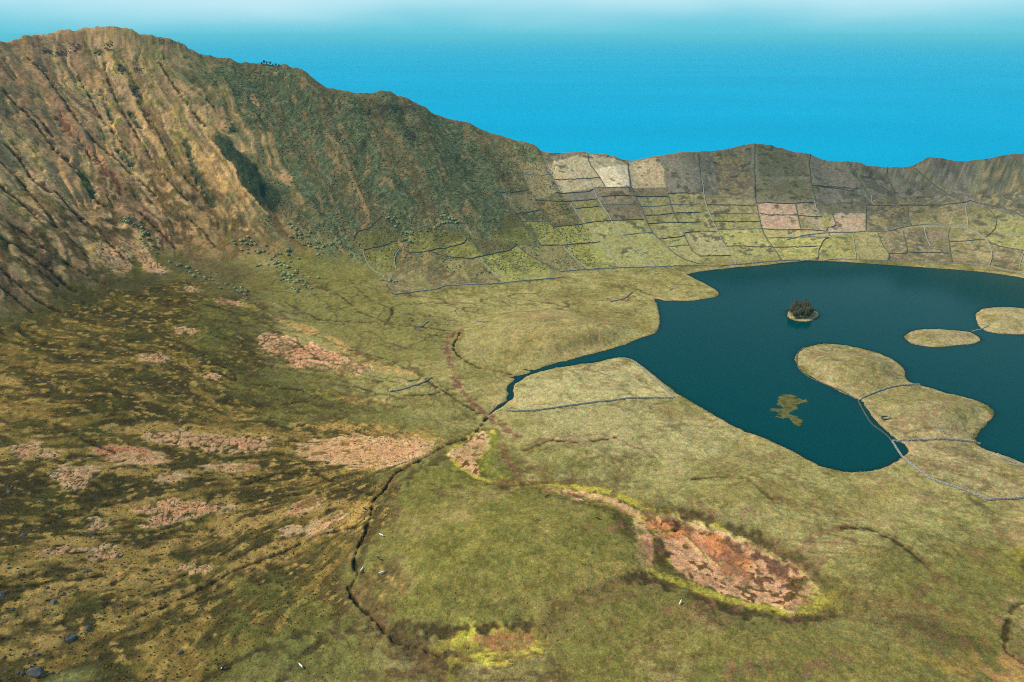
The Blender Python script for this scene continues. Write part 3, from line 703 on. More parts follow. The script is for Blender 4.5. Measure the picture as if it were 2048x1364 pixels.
# creeks and ditches
for p, wd, dep in (([(975,834),(965,845),(952,865),(940,875),(905,885),(880,895),(850,915),(820,930),(790,945),(778,965),(760,990),(745,1000),(742,1030),(735,1055),(722,1080),(712,1105),(707,1120),(718,1150),(700,1170),(698,1185),(720,1215),(745,1235),(765,1255),(775,1270),(800,1284),(845,1296),(880,1312)],1.9,1.4),
   ([(2060,1200),(2025,1215),(2022,1235),(2010,1250),(2012,1275),(2010,1300),(2035,1320),(2060,1328)],1.2,1.0), ([(1030,750),(1010,745),(985,740),(960,735),(930,722),(910,705),(905,690),(915,675),(920,665)],2.2,.9),
   ([(277,1235),(342,1206),(393,1182),(454,1148),(502,1127),(530,1117),(581,1096),(639,1069),(687,1059),(715,1050)],1.1,.7), ([(0,1173),(60,1170),(120,1165),(200,1150)],.8,.4), ([(480,970),(560,945),(640,950),(680,968),(740,990)],1.0,.5),
   ([(500,1000),(580,990),(640,985),(700,980),(745,985)],1.0,.5), ([(110,848),(150,870),(190,890),(230,905)],1.2,.6), ([(400,735),(440,745),(480,765),(560,775),(600,780)],1.2,.5), ([(640,790),(620,800),(560,810)],1.0,.4),
   ([(330,600),(420,610),(520,640),(600,690),(640,720)],.9,.4), ([(600,560),(680,590),(720,625),(790,650),(830,652),(900,662)],1.1,.4), ([(560,600),(640,640),(740,645)],1.0,.3), ([(480,720),(600,745),(680,760),(760,790),(850,790),(900,780)],.9,.3),
   ([(700,560),(740,600),(790,620),(770,650)],1.2,.4), ([(420,720),(470,745),(470,760)],1.2,.4), ([(1385,958),(1440,952),(1490,958),(1520,975),(1550,1005)],1.3,.5), ([(1685,1055),(1730,1055),(1790,1080),(1830,1110),(1860,1140)],1.3,.5),
   ([(1040,905),(1100,880),(1160,885),(1230,875)],1.0,.3), ([(850,760),(900,790),(930,810),(960,828)],1.0,.3), ([(560,720),(650,745),(730,760),(800,765),(860,755)],.8,.3), ([(700,700),(780,720),(830,745),(850,755)],.8,.3)):
    big = wd > 1.5
    stroke(p, wd * 3.2, srgb(124,108,60) if big else srgb(96,88,48), .55, 0, 2.2, feather=wd * 3)
    stroke(p, wd * (.8 if big else 1.5), srgb(40,38,24) if big else srgb(64,56,34), .95 if big else .85, dep, .9)
rz_ = np.zeros(X.size)
w = place([(480,560),(700,560),(900,590),(1300,560),(1420,560),(1310,640),(1000,610),(900,660),(880,760),(930,880),(600,860),(460,760),(400,640)], True, 40)
idx = crop(w, 20); rz_[idx] = sstep(-15, 15, sdf(w, idx))
rz_ = np.maximum(rz_, .6 * (shoreW > 8) * (Tt < .02) * (1 - fan) * sstep(.4, .6, N60))
for sc_n, sd_, th_, op_ in ((34, 101, .026, .9), (60, 103, .022, .95), (22, 107, .022, .6)):
    q_ = fbm((X32 + Y32 * .35) / sc_n, Y32 / (sc_n * .8), 3, sd_)
    mixc(ALL, np.clip(1 - np.abs(q_ - .5 + (N3 - .5) * .012) / th_, 0, 1) * rz_ * op_, srgb(96,84,52))
m0 = on_level([(985, 1110)], 8)[0]
mr_ = np.hypot((X - m0[0]) / 1.25, Y - m0[1]); ma_ = np.arctan2(Y - m0[1], X - m0[0])
ring = sstep(48, 70, mr_) * sstep(120, 92, mr_) * (shoreW > 12) * (fan < .5)
band = fbm(mr_ / 2.3 + (N25 - .5) * 7, ma_ * 12, 2, 111)
mixc(ALL, ring * sstep(.54, .62, band) * sstep(.35, .55, N25) * .7, srgb(98,78,50))
for p_, wd_, op_ in (([(715,1150),(745,1060),(775,990),(830,945),(880,915)], 5, .4), ([(1000,966),(1100,980),(1230,1018),(1285,1090),(1290,1150)], 7, .35), ([(1290,1150),(1200,1175),(1130,1215),(1085,1255),(1000,1252),(900,1262),(800,1248)], 5, .55), ([(1290,1155),(1350,1180),(1450,1215),(1560,1240),(1660,1235),(1740,1215)], 4, .5), ([(775,1265),(830,1290),(900,1340)], 9, .5), ([(420,1350),(500,1310),(600,1270),(690,1262),(770,1262)], 4, .55), ([(560,1364),(600,1310),(650,1280)], 3, .5), ([(1640,1160),(1560,1105),(1480,1065),(1380,1030),(1290,1010)], 4, .4)):
    stroke(p_, wd_, srgb(80,70,42), min(.9, op_ * 1.5), .35, wd_ * .6, feather=wd_ * .8)
low = sstep(340, 280, Y) * sstep(-60, 30, X)
band2 = fbm((X32 * .5 + Y32) / 2.2 + (N25 - .5) * 6, (X32 - Y32 * .5) / 14, 2, 113)
mixc(ALL, low * sstep(.57, .66, band2) * sstep(.42, .6, N25) * .45, srgb(92,80,46))
rgt = sstep(120, 200, X) * sstep(520, 420, Y)
mixc(ALL, rgt * sstep(.56, .66, band2) * sstep(.46, .62, N60) * .5, srgb(112,92,58))
red = fbm(X32 / 20, Y32 / 14, 3, 117)
mixc(ALL, (shoreW > 6) * sstep(-20, 60, X) * (Tt < .02) * sstep(.60, .68, red) * sstep(.5, .62, N3) * .55, srgb(122,86,66))
mixc(ALL, (shoreW > 6) * (fan < .4) * (Tt < .02) * sstep(.58, .66, fbm(X32 / 45, Y32 / 30, 3, 119)) * .45, srgb(132,124,62))
# gullies and scars of the left wall
GULLY = [(z1([(160,340),(240,400),(320,510),(400,620),(440,690),(520,790),(620,880),(760,1000),(900,1130)]),3.2), (z1([(0,500),(70,590),(150,660),(220,740),(290,830),(400,930)]),3), (z1([(180,640),(250,720),(310,800)]),2.2),
 (z1([(610,370),(640,500),(690,600),(760,720),(830,840),(890,930),(980,1060),(1100,1180)]),2.6), (z1([(920,350),(960,420),(1000,480),(1090,600),(1200,740)]),2.4), (z1([(850,640),(900,730),(960,860),(1020,970),(1100,1060),(1200,1150)]),2.4),
 (z1([(20,830),(100,900),(160,990),(210,1070),(290,1120)]),4), (z1([(310,860),(380,930),(440,1000),(500,1080),(560,1160),(620,1210)]),2.6), (z1([(340,1130),(400,1210),(520,1330)]),2.4), (z1([(0,930),(80,1010),(180,1130),(280,1250),(330,1330)]),3.4),
 (z1([(0,1080),(120,1180),(220,1290)]),4), (z1([(430,420),(520,560),(600,690),(700,820),(800,960)]),1.8), (z1([(760,480),(800,560),(840,650),(900,760)]),3), (z1([(1200,560),(1280,680),(1370,760)]),2),
 (z4([(0,130),(100,180),(200,240),(260,300),(340,360),(440,440)]),4), (z4([(170,130),(260,200),(330,250),(440,310),(540,370),(640,410)]),2.2), (z4([(0,320),(80,380),(170,460),(260,520),(360,570)]),2.6), (z4([(0,420),(60,460),(130,520),(190,570)]),3),
 (z4([(140,260),(240,340),(330,400)]),2.4), (z4([(460,0),(580,90),(660,180),(760,290)]),2), (z4([(830,0),(930,90),(1020,190)]),3), (z4([(1100,10),(1190,100),(1260,180)]),2.4), (z4([(0,20),(120,80),(240,180)]),3), (z4([(300,60),(420,150),(520,260)]),2)]
for p, wd in GULLY:
    stroke(p, wd * 1.0, srgb(58,46,34,1.12), .85, wd * .55, 1.6, feather=wd * .7)
stroke(z1([(340,680),(400,760),(460,820),(530,900),(620,1000),(680,1060),(720,1130)]), 8, srgb(112,76,54,1.12), .75, 1.5, 5, feather=7)
for p, wd in ((z1([(1090,830),(1120,930),(1150,1030),(1200,1110),(1250,1180)]), 7), (z1([(460,990),(500,1060),(540,1130)]), 7), (z1([(690,880),(760,960)]), 6), (z1([(590,540),(640,650),(660,700)]), 5), (z1([(760,640),(820,740)]), 5)):
    stroke(p, wd, shrubd, .9, 2.0, 3, feather=3)
paint(z1([(1210,780),(1300,790),(1420,900),(1500,960),(1560,1050),(1650,1150),(1600,1230),(1480,1150),(1400,1090),(1370,980),(1300,930),(1260,860)]), srgb(50,66,50,1.12), 3, 4, .95)
stroke(z1([(1210,790),(1260,860),(1300,930),(1370,980),(1400,1090),(1480,1160),(1570,1250)]), 3, srgb(196,160,104,1.12), .9, -1.5, 1.5)
paint(z1([(1160,870),(1250,900),(1330,1000),(1390,1100),(1460,1200),(1440,1350),(1380,1250),(1260,1100),(1180,960)]), srgb(190,154,96,1.12), 5, 6, .85, grain='soft')
for p in (z1([(1640,1000),(1690,1020),(1690,1100),(1640,1080)]), z1([(1470,560),(1500,580),(1490,620),(1475,600)]), z1([(1200,560),(1300,640),(1350,740),(1280,760),(1230,660)]), [(705,380),(722,385),(735,420),(720,410)], [(560,345),(575,350),(580,375),(565,370)]):
    paint(p, srgb(186,148,100,1.12), 3, 5, .85, grain='soft')
stroke([(650,265),(672,285),(690,310),(700,340),(712,375),(726,400),(740,440),(725,455)], 3, srgb(176,146,98,1.12), .8, -1, 2)
# rock outcrops below the crest
for p in (z1([(330,280),(420,250),(470,270),(480,300),(350,330)]), z1([(240,290),(300,285),(260,310)]), z1([(610,260),(650,250),(660,300),(620,300)]), z1([(700,380),(730,400),(730,440),(700,430)]), z1([(880,230),(980,225),(1060,260),(1000,260)]), z1([(760,500),(800,520),(810,560),(780,545)]), z1([(1360,510),(1400,530),(1420,560),(1380,560)]),
          [(720,215),(750,212),(820,212),(835,222),(780,225),(735,226)], [(805,265),(822,260),(835,275),(815,282)], [(722,280),(735,282),(735,300),(722,298)]):
    paint(p, srgb(70,68,62,1.12), 2, 5, .9, grain='speck9', thr=.48)

# wet sand and reeds at the water's edge, lake bed
edge = np.exp(-((shoreW - 1.2) / 1.6) ** 2) * (shoreW > -1)
mixc(ALL, edge * .6 * sstep(.3, .6, N9), srgb(176,152,104))
under = sstep(.4, -.6, shoreW)
mixc(ALL, under, srgb(140,118,80))
# overall fine mottling that belongs to the plant cover
f_ = 1 + ((N3 - .5) * .42 + (N1 - .5) * .25 + (N9 - .5) * .28 + (N25 - .5) * .22) * (shoreW > 0)
C *= np.clip(f_, .45, 1.6)[:, None]
gr = (rng.random((X.size, 1)) - .5) * .28 + (rng.random((X.size, 3)) - .5) * .16
C *= 1 + gr * (shoreW > 0)[:, None]
C *= np.array([1.05, .985, 1.0])
flr = (1 - wall) * (1 - fan)
C *= 1 + flr[:, None] * np.array([.10, .11, .24])
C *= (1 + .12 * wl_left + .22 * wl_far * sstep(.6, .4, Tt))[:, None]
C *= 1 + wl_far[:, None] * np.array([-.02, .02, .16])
C = np.clip(C, 0.004, 0.8)

# ------------------------------------------------------------------ materials
def new_mat(name):
    m = bpy.data.materials.new(name); m.use_nodes = True
    nt = m.node_tree; b = nt.nodes["Principled BSDF"]
    return m, nt, b
def noise_node(nt, scale, detail=3.0, rough=.6, coord='Object'):
    tc = nt.nodes.new("ShaderNodeTexCoord"); n = nt.nodes.new("ShaderNodeTexNoise")
    n.inputs["Scale"].default_value = scale; n.inputs["Detail"].default_value = detail; n.inputs["Roughness"].default_value = rough
    nt.links.new(tc.outputs[coord], n.inputs["Vector"])
    return n
def ground_material():
    m, nt, b = new_mat("ground_cover")
    at_ = nt.nodes.new("ShaderNodeAttribute"); at_.attribute_name = "cover"
    n = noise_node(nt, 1.1, 4, .7); n2 = noise_node(nt, .33, 3, .65)
    mr = nt.nodes.new("ShaderNodeMapRange"); mr.inputs[1].default_value = .3; mr.inputs[2].default_value = .7; mr.inputs[3].default_value = .6; mr.inputs[4].default_value = 1.4
    nt.links.new(n.outputs[0], mr.inputs[0])
    mr2 = nt.nodes.new("ShaderNodeMapRange"); mr2.inputs[1].default_value = .35; mr2.inputs[2].default_value = .65; mr2.inputs[3].default_value = .84; mr2.inputs[4].default_value = 1.16
    nt.links.new(n2.outputs[0], mr2.inputs[0])
    mu = nt.nodes.new("ShaderNodeMath"); mu.operation = 'MULTIPLY'
    nt.links.new(mr.outputs[0], mu.inputs[0]); nt.links.new(mr2.outputs[0], mu.inputs[1])
    mx = nt.nodes.new("ShaderNodeVectorMath"); mx.operation = 'SCALE'
    nt.links.new(at_.outputs["Color"], mx.inputs[0]); nt.links.new(mu.outputs[0], mx.inputs["Scale"])
    n3 = noise_node(nt, .8, 2, .6)
    sc3 = nt.nodes.new("ShaderNodeVectorMath"); sc3.operation = 'MULTIPLY_ADD'; sc3.inputs[1].default_value = (1.1, .7, 1.1); sc3.inputs[2].default_value = (.45, .65, .45)
    nt.links.new(n3.outputs[1], sc3.inputs[0])
    hu = nt.nodes.new("ShaderNodeVectorMath"); hu.operation = 'MULTIPLY'
    nt.links.new(mx.outputs[0], hu.inputs[0]); nt.links.new(sc3.outputs[0], hu.inputs[1])
    nt.links.new(hu.outputs[0], b.inputs["Base Color"])
    b.inputs["Roughness"].default_value = .95; b.inputs["Specular IOR Level"].default_value = .06
    bp = nt.nodes.new("ShaderNodeBump"); bp.inputs["Strength"].default_value = .8; bp.inputs["Distance"].default_value = .6
    nt.links.new(n.outputs[0], bp.inputs["Height"]); nt.links.new(bp.outputs[0], b.inputs["Normal"])
    return m
M_GROUND = ground_material()
def plain(name, col, rough=.9, var=.3, scale=2.0, bump=.3):
    m, nt, b = new_mat(name)
    n = noise_node(nt, scale)
    mr = nt.nodes.new("ShaderNodeMapRange"); mr.inputs[1].default_value = .3; mr.inputs[2].default_value = .7; mr.inputs[3].default_value = 1 - var; mr.inputs[4].default_value = 1 + var
    nt.links.new(n.outputs[0], mr.inputs[0])
    mx = nt.nodes.new("ShaderNodeVectorMath"); mx.operation = 'SCALE'; mx.inputs[0].default_value = tuple(col)
    nt.links.new(mr.outputs[0], mx.inputs["Scale"]); nt.links.new(mx.outputs[0], b.inputs["Base Color"])
    b.inputs["Roughness"].default_value = rough; b.inputs["Specular IOR Level"].default_value = .06
    if bump:
        bp = nt.nodes.new("ShaderNodeBump"); bp.inputs["Strength"].default_value = bump; bp.inputs["Distance"].default_value = .2
        nt.links.new(n.outputs[0], bp.inputs["Height"]); nt.links.new(bp.outputs[0], b.inputs["Normal"])
    return m
M_STONE = plain("wall_stone", srgb(164,164,154), .9, .5, 1.4)
M_STONE_DARK = plain("wall_stone_mossy", srgb(104,108,100), .9, .5, 1.2)
M_ROCK = plain("basalt", srgb(116,114,108), .8, .5, 1.0, .6)
M_TANROCK = plain("tan_rock", srgb(176,142,98), .9, .3, 1.5)
M_BARK = plain("bark", srgb(120,112,102), .9, .2, 3)
M_LEAF = plain("dark_foliage", srgb(98,100,80), .8, .45, .8, 0)
M_SHRUB = plain("shrub_foliage", srgb(196,200,150), .85, .45, .35, 0)
M_SHRUB_DARK = plain("shrub_foliage_dark", srgb(170,180,130), .85, .45, .35, 0)

def water_material(name, deep, rough, bscale, bstr, bdist, depth_attr=False):
    m, nt, b = new_mat(name)
    b.inputs["Base Color"].default_value = (*deep, 1)
    b.inputs["Roughness"].default_value = rough; b.inputs["IOR"].default_value = 1.333
    n = noise_node(nt, bscale, 4, .6)
    bp = nt.nodes.new("ShaderNodeBump"); bp.inputs["Strength"].default_value = bstr; bp.inputs["Distance"].default_value = bdist
    nt.links.new(n.outputs[0], bp.inputs["Height"]); nt.links.new(bp.outputs[0], b.inputs["Normal"])
    if depth_attr:
        at_ = nt.nodes.new("ShaderNodeAttribute"); at_.attribute_name = "clarity"
        tr = nt.nodes.new("ShaderNodeBsdfTransparent"); tr.inputs[0].default_value = (.45, .6, .55, 1)
        mx = nt.nodes.new("ShaderNodeMixShader")
        out = nt.nodes["Material Output"]
        nt.links.new(at_.outputs["Fac"], mx.inputs[0]); nt.links.new(b.outputs[0], mx.inputs[1]); nt.links.new(tr.outputs[0], mx.inputs[2])
        nt.links.new(mx.outputs[0], out.inputs[0])
    return m
M_LAKE = water_material("lake_water", srgb(0,68,72), .14, .25, .14, .3, True)
M_LAKE.node_tree.nodes["Principled BSDF"].inputs["Specular IOR Level"].default_value = .06
M_SEA = water_material("sea_water", srgb(0,164,206), .35, .012, .35, 8.0)
M_SEA.node_tree.nodes["Principled BSDF"].inputs["Specular IOR Level"].default_value = .02
M_SEA.node_tree.nodes["Principled BSDF"].inputs["IOR"].default_value = 1.02
_nt = M_SEA.node_tree
_n = noise_node(_nt, .00035, 4, .6); _mp = _nt.nodes.new("ShaderNodeMapping"); _mp.inputs["Scale"].default_value = (.5, 1.6, 1); _mp.inputs["Rotation"].default_value = (0, 0, .3)
_nt.links.new(_n.inputs["Vector"].links[0].from_socket, _mp.inputs[0]); _nt.links.new(_mp.outputs[0], _n.inputs["Vector"])
_mr = _nt.nodes.new("ShaderNodeMapRange"); _mr.inputs[1].default_value = .3; _mr.inputs[2].default_value = .7; _mr.inputs[3].default_value = .93; _mr.inputs[4].default_value = 1.06
_sc = _nt.nodes.new("ShaderNodeVectorMath"); _sc.operation = 'SCALE'; _sc.inputs[0].default_value = tuple(srgb(0,170,216))
_nt.links.new(_n.outputs[0], _mr.inputs[0]); _nt.links.new(_mr.outputs[0], _sc.inputs["Scale"]); _nt.links.new(_sc.outputs[0], _nt.nodes["Principled BSDF"].inputs["Base Color"])

# ------------------------------------------------------------------ mesh helpers
def tag(o, label=None, cat=None, group=None, kind=None):
    if label: o["label"] = label
    if cat: o["category"] = cat
    if group: o["group"] = group
    if kind: o["kind"] = kind
    return o
def mesh_np(name, co, faces, mat, smooth=True):
    """faces: (n,4) or (n,3) int array"""
    faces = np.asarray(faces, np.int32); co = np.asarray(co, np.float32)
    me = bpy.data.meshes.new(name)
    nf, k = faces.shape
    me.vertices.add(len(co)); me.loops.add(nf * k); me.polygons.add(nf)
    me.vertices.foreach_set("co", co.ravel())
    me.loops.foreach_set("vertex_index", faces.ravel())
    me.polygons.foreach_set("loop_start", np.arange(0, nf * k, k, dtype=np.int32))
    me.polygons.foreach_set("use_smooth", np.full(nf, smooth))
    me.update(calc_edges=True)
    if mat: me.materials.append(mat)
    return me
def link(name, me, parent=None, loc=None):
    o = bpy.data.objects.new(name, me); COL.objects.link(o)
    if parent: o.parent = parent
    if loc is not None: o.location = loc
    return o
def sub_mesh(name, mask_faces):
    f = QUADS[mask_faces]; used, inv = np.unique(f, return_inverse=True)
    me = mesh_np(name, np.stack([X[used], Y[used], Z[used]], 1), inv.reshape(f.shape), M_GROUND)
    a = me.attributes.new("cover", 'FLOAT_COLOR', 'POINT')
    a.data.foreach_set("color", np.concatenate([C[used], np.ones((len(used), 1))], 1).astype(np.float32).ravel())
    return me
r_, c_ = np.mgrid[0:NR - 1, 0:NC - 1]
v0 = (r_ * NC + c_).ravel()
QUADS = np.stack([v0, v0 + 1, v0 + NC + 1, v0 + NC], 1)
qi = isle_id[QUADS].max(1)
qdeep = shoreW[QUADS].max(1) < -26
qsea = (Z[QUADS].max(1) < -425)
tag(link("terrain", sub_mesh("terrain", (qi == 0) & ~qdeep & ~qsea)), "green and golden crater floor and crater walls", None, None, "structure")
for k in (1, 2, 3):
    m_ = qi == k
    if m_.any():
        tag(link("islet", sub_mesh("islet", m_)), ["small round islet covered by dark trees", "long low grassy islet in the lake", "broad round grassy islet in the lake"][k - 1], None, None, "structure")
def ground_z(x, y):
    x = np.atleast_1d(np.asarray(x, float)); y = np.atleast_1d(np.asarray(y, float))
    a = np.arctan2(x, y + RC); r = np.hypot(x, y + RC)
    u = np.clip(np.interp(a, azs, np.arange(NC)), 0, NC - 1.001); v = np.clip(np.interp(r, rad, np.arange(NR)), 0, NR - 1.001)
    i = u.astype(int); j = v.astype(int); fu = u - i; fv = v - j
    Zg = Z.reshape(NR, NC)
    return (Zg[j, i] * (1 - fu) + Zg[j, i + 1] * fu) * (1 - fv) + (Zg[j + 1, i] * (1 - fu) + Zg[j + 1, i + 1] * fu) * fv
def spot(px, py):
    x, y = place([(px, py)])[0]
    return x, y, float(ground_z(x, y)[0])

# ------------------------------------------------------------------ lake and sea
def lake_mesh():
    st = 3.0
    x0, y0 = lakeW.min(0) - 6; x1, y1 = lakeW.max(0) + 6
    gx_, gy_ = np.meshgrid(np.arange(x0, x1, st), np.arange(y0, y1, st))
    d = seg_dist(lakeW, gx_.ravel(), gy_.ravel(), True)
    ins = inside(lakeW, gx_.ravel(), gy_.ravel())
    keep = (ins | (d < 7)).reshape(gx_.shape)
    dep = np.maximum(0.0, -ground_z(gx_.ravel(), gy_.ravel()))
    ny, nx = gx_.shape
    r, c = np.mgrid[0:ny - 1, 0:nx - 1]
    ok = keep[r, c] & keep[r + 1, c] & keep[r, c + 1] & keep[r + 1, c + 1]
    v = (r * nx + c)[ok]
    f = np.stack([v, v + 1, v + nx + 1, v + nx], 1)
    used, inv = np.unique(f, return_inverse=True)
    co = np.stack([gx_.ravel()[used], gy_.ravel()[used], np.zeros(len(used))], 1)
    me = mesh_np("lake", co, inv.reshape(f.shape), M_LAKE)
    a = me.attributes.new("clarity", 'FLOAT', 'POINT')
    a.data.foreach_set("value", (0.8 * np.exp(-dep[used] / .55)).astype(np.float32))
    return me
tag(link("lake", lake_mesh()), "dark teal crater lake", None, None, "structure")
rings = np.concatenate([[0], np.geomspace(300, 170000, 60)])
ang = np.linspace(0, 2 * math.pi, 97)[:-1]
sc_ = np.concatenate([np.stack([r * np.cos(ang), r * np.sin(ang), np.full(96, -420.0)], 1) for r in rings])
sf = []
for i in range(len(rings) - 1):
    a = np.arange(96); b = (a + 1) % 96
    sf.append(np.stack([i * 96 + a, (i + 1) * 96 + a, (i + 1) * 96 + b, i * 96 + b], 1))
tag(link("sea", mesh_np("sea", sc_, np.concatenate(sf), M_SEA)), "open blue sea fading into haze", None, None, "structure")

# ------------------------------------------------------------------ haze
hz = bpy.data.meshes.new("haze")
bm = bmesh.new(); bmesh.ops.create_cube(bm, size=1.0)
for v in bm.verts: v.co = Vector((v.co.x * 360000, v.co.y * 360000, -432.0 if v.co.z < 0 else 330.0))
bm.to_mesh(hz); bm.free()
mh = bpy.data.materials.new("haze_air"); mh.use_nodes = True
nt = mh.node_tree; nt.nodes.remove(nt.nodes["Principled BSDF"])
pv = nt.nodes.new("ShaderNodeVolumePrincipled")
pv.inputs["Color"].default_value = (0.20, 0.83, 1.0, 1); pv.inputs["Density"].default_value = 1 / 55000.0; pv.inputs["Anisotropy"].default_value = 0.0
nt.links.new(pv.outputs[0], nt.nodes["Material Output"].inputs["Volume"])
hz.materials.append(mh)
tag(link("haze", hz), "thin pale sea haze", None, None, "stuff")
# ------------------------------------------------------------------ stone walls
def resample(w, step):
    seg = np.hypot(*np.diff(w, axis=0).T); L = np.concatenate([[0], np.cumsum(seg)])
    n = max(2, int(L[-1] / step) + 1); q = np.linspace(0, L[-1], n)
    return np.stack([np.interp(q, L, w[:, 0]), np.interp(q, L, w[:, 1])], 1)
BOXV = np.array([(x, y, z) for x in (-.5, .5) for y in (-.5, .5) for z in (-.5, .5)])
BOXF = np.array([(0, 1, 3, 2), (4, 6, 7, 5), (0, 4, 5, 1), (2, 3, 7, 6), (0, 2, 6, 4), (1, 5, 7, 3)])
def wall_object(name, pts, label, group=None, width=1.0, height=1.35, stones=False, mat=None, min_z=None):
    w = place(pts, False, 14)
    if len(w) > 3: w = chaikin(w, 1, False)
    w = resample(w, 1.6)
    w = w + (rng.random(w.shape) - .5) * .35
    t = np.gradient(w, axis=0); t /= np.maximum(np.hypot(t[:, 0], t[:, 1]), 1e-6)[:, None]
    nrm = np.stack([-t[:, 1], t[:, 0]], 1)
    z = ground_z(w[:, 0], w[:, 1])
    if min_z is not None: z = np.maximum(z, min_z)
    n = len(w)
    hh = height * (0.8 + .4 * rng.random(n)); ww = width * (.85 + .3 * rng.random(n))
    ring = []
    for off, up_ in ((-.62, -.5), (-.42, None), (.42, None), (.62, -.5)):
        p = w + nrm * (ww * off)[:, None]
        zz = z + (hh * (.9 + .2 * rng.random(n)) if up_ is None else up_)
        ring.append(np.stack([p[:, 0], p[:, 1], zz], 1))
    co = np.stack(ring, 1).reshape(-1, 3)
    i = np.arange(n - 1)
    f = [np.stack([i * 4 + a, i * 4 + a + 1, (i + 1) * 4 + a + 1, (i + 1) * 4 + a], 1) for a in (0, 1, 2)]
    f.append(np.array([[0, 3, 2, 1], [(n - 1) * 4, (n - 1) * 4 + 1, (n - 1) * 4 + 2, (n - 1) * 4 + 3]]))
    f = np.concatenate(f)
    if stones:
        d = resample(w, .75); dn = np.interp(np.arange(len(d)) / len(d), np.arange(n) / n, np.arange(n)).astype(int)
        vs_, fs_ = [], []
        base = len(co)
        for k in range(len(d)):
            for lay in range(3):
                sz = np.array([.5 + .35 * rng.random(), .4 + .3 * rng.random(), .32 + .2 * rng.random()])
                a = math.atan2(t[dn[k], 1], t[dn[k], 0]) + (rng.random() - .5) * .8
                R = np.array([[math.cos(a), -math.sin(a), 0], [math.sin(a), math.cos(a), 0], [0, 0, 1]])
                v = (BOXV * (1 + (rng.random((8, 3)) - .5) * .35)) * sz @ R.T
                side = (-.5, .5, (rng.random() - .5) * .5)[lay] * width
                zc_ = z[dn[k]] + (height * (.35 + .45 * rng.random()) if lay < 2 else height * 1.02)
                v = v + np.array([d[k, 0] + nrm[dn[k], 0] * side, d[k, 1] + nrm[dn[k], 1] * side, zc_])
                vs_.append(v); fs_.append(BOXF + base); base += 8
        co = np.concatenate([co] + vs_); f = np.concatenate([f] + fs_)
    org = np.array([w[n // 2, 0], w[n // 2, 1], z[n // 2]])
    me = mesh_np(name, co - org, f, mat or M_STONE, False)
    return tag(link(name, me, None, org), label, "wall", group)
GW = "dry stone walls dividing the pastures of the far slope"
LW = "grey dry stone wall dividing the small pastures of the far crater slope"
FIELD_WALLS = [za(p) for p in ([(470,250),(520,350),(575,425),(630,540)], [(895,140),(910,240),(970,310),(1030,400),(1085,490)], [(1305,225),(1315,330),(1335,485),(1350,500),(1380,580),(1430,660),(1480,775),(1520,880),(1570,960),(1625,1018)],
 [(215,355),(360,355),(420,370),(525,360)], [(560,410),(700,405),(900,395),(1030,385)], [(0,545),(100,540),(290,515)], [(960,490),(1080,490),(1340,487)], [(560,550),(700,545),(900,530),(965,500)], [(360,620),(480,630),(620,632),(800,620),(1005,603)],
 [(920,410),(960,500),(985,570),(1010,610),(1060,700),(1110,760),(1140,825),(1190,910),(1250,980),(1340,1060),(1420,1160),(1500,1230),(1600,1300)], [(0,560),(60,640),(130,730),(200,820),(260,890),(340,960),(385,1030),(410,1080)],
 [(150,765),(280,750),(400,720)], [(215,845),(350,835),(480,830)], [(340,570),(390,660),(440,750),(490,830),(550,890)], [(550,890),(700,880),(860,855),(1000,840),(1140,825),(1300,820),(1470,815)],
 [(730,650),(770,720),(830,810),(870,860),(930,940),(1000,1010),(1050,1080),(1120,1160),(1180,1250),(1230,1305)], [(775,700),(900,690),(1035,678)], [(1040,580),(1200,570),(1380,575),(1560,580),(1720,580)], [(1040,660),(1150,660),(1300,665),(1430,655)],
 [(1720,545),(1900,548),(2048,548)], [(1720,545),(1745,640),(1770,730),(1800,800),(1830,850)], [(1430,680),(1600,680),(1740,660),(1900,660),(2048,655)], [(1490,770),(1650,770),(1780,750),(2048,745)], [(1510,855),(1700,850),(1830,848),(2048,842)],
 [(1255,975),(1400,960),(1560,950)], [(1625,1018),(1750,1005),(1890,990),(1885,950),(2048,940)], [(1890,990),(1930,1070),(1980,1150),(2048,1190)], [(1715,1095),(1930,1075)], [(1715,1095),(1770,1150),(1850,1200),(1950,1245),(2048,1265)],
 [(410,1080),(640,1080),(720,1070),(870,1060),(1020,1045)], [(650,1095),(720,1170),(800,1240),(905,1320)], [(170,1085),(260,1160),(380,1230),(500,1290),(610,1350)])]
FIELD_WALLS += [zd(p) for p in ([(330,70),(240,130),(205,190),(130,205),(70,230),(40,270),(35,320)], [(135,420),(140,460),(160,520),(210,590),(270,640),(330,660),(350,690)], [(135,420),(200,400),(280,375),(350,345),(430,325),(490,320)], [(370,760),(400,820),(440,862)],
 [(510,395),(475,430),(455,490),(460,560),(470,600)], [(560,415),(600,435),(700,440),(780,430),(840,405),(900,385),(980,380),(1060,370),(1130,350),(1180,320),(1190,285)], [(790,432),(900,450),(960,470),(1080,490),(1200,495),(1290,495),(1380,465),(1500,440),(1600,420),(1660,390),(1710,355)],
 [(1290,505),(1380,560),(1470,640),(1520,690),(1565,740)], [(820,195),(880,260),(940,330),(985,375)], [(1210,280),(1270,350),(1330,420),(1375,460)])]
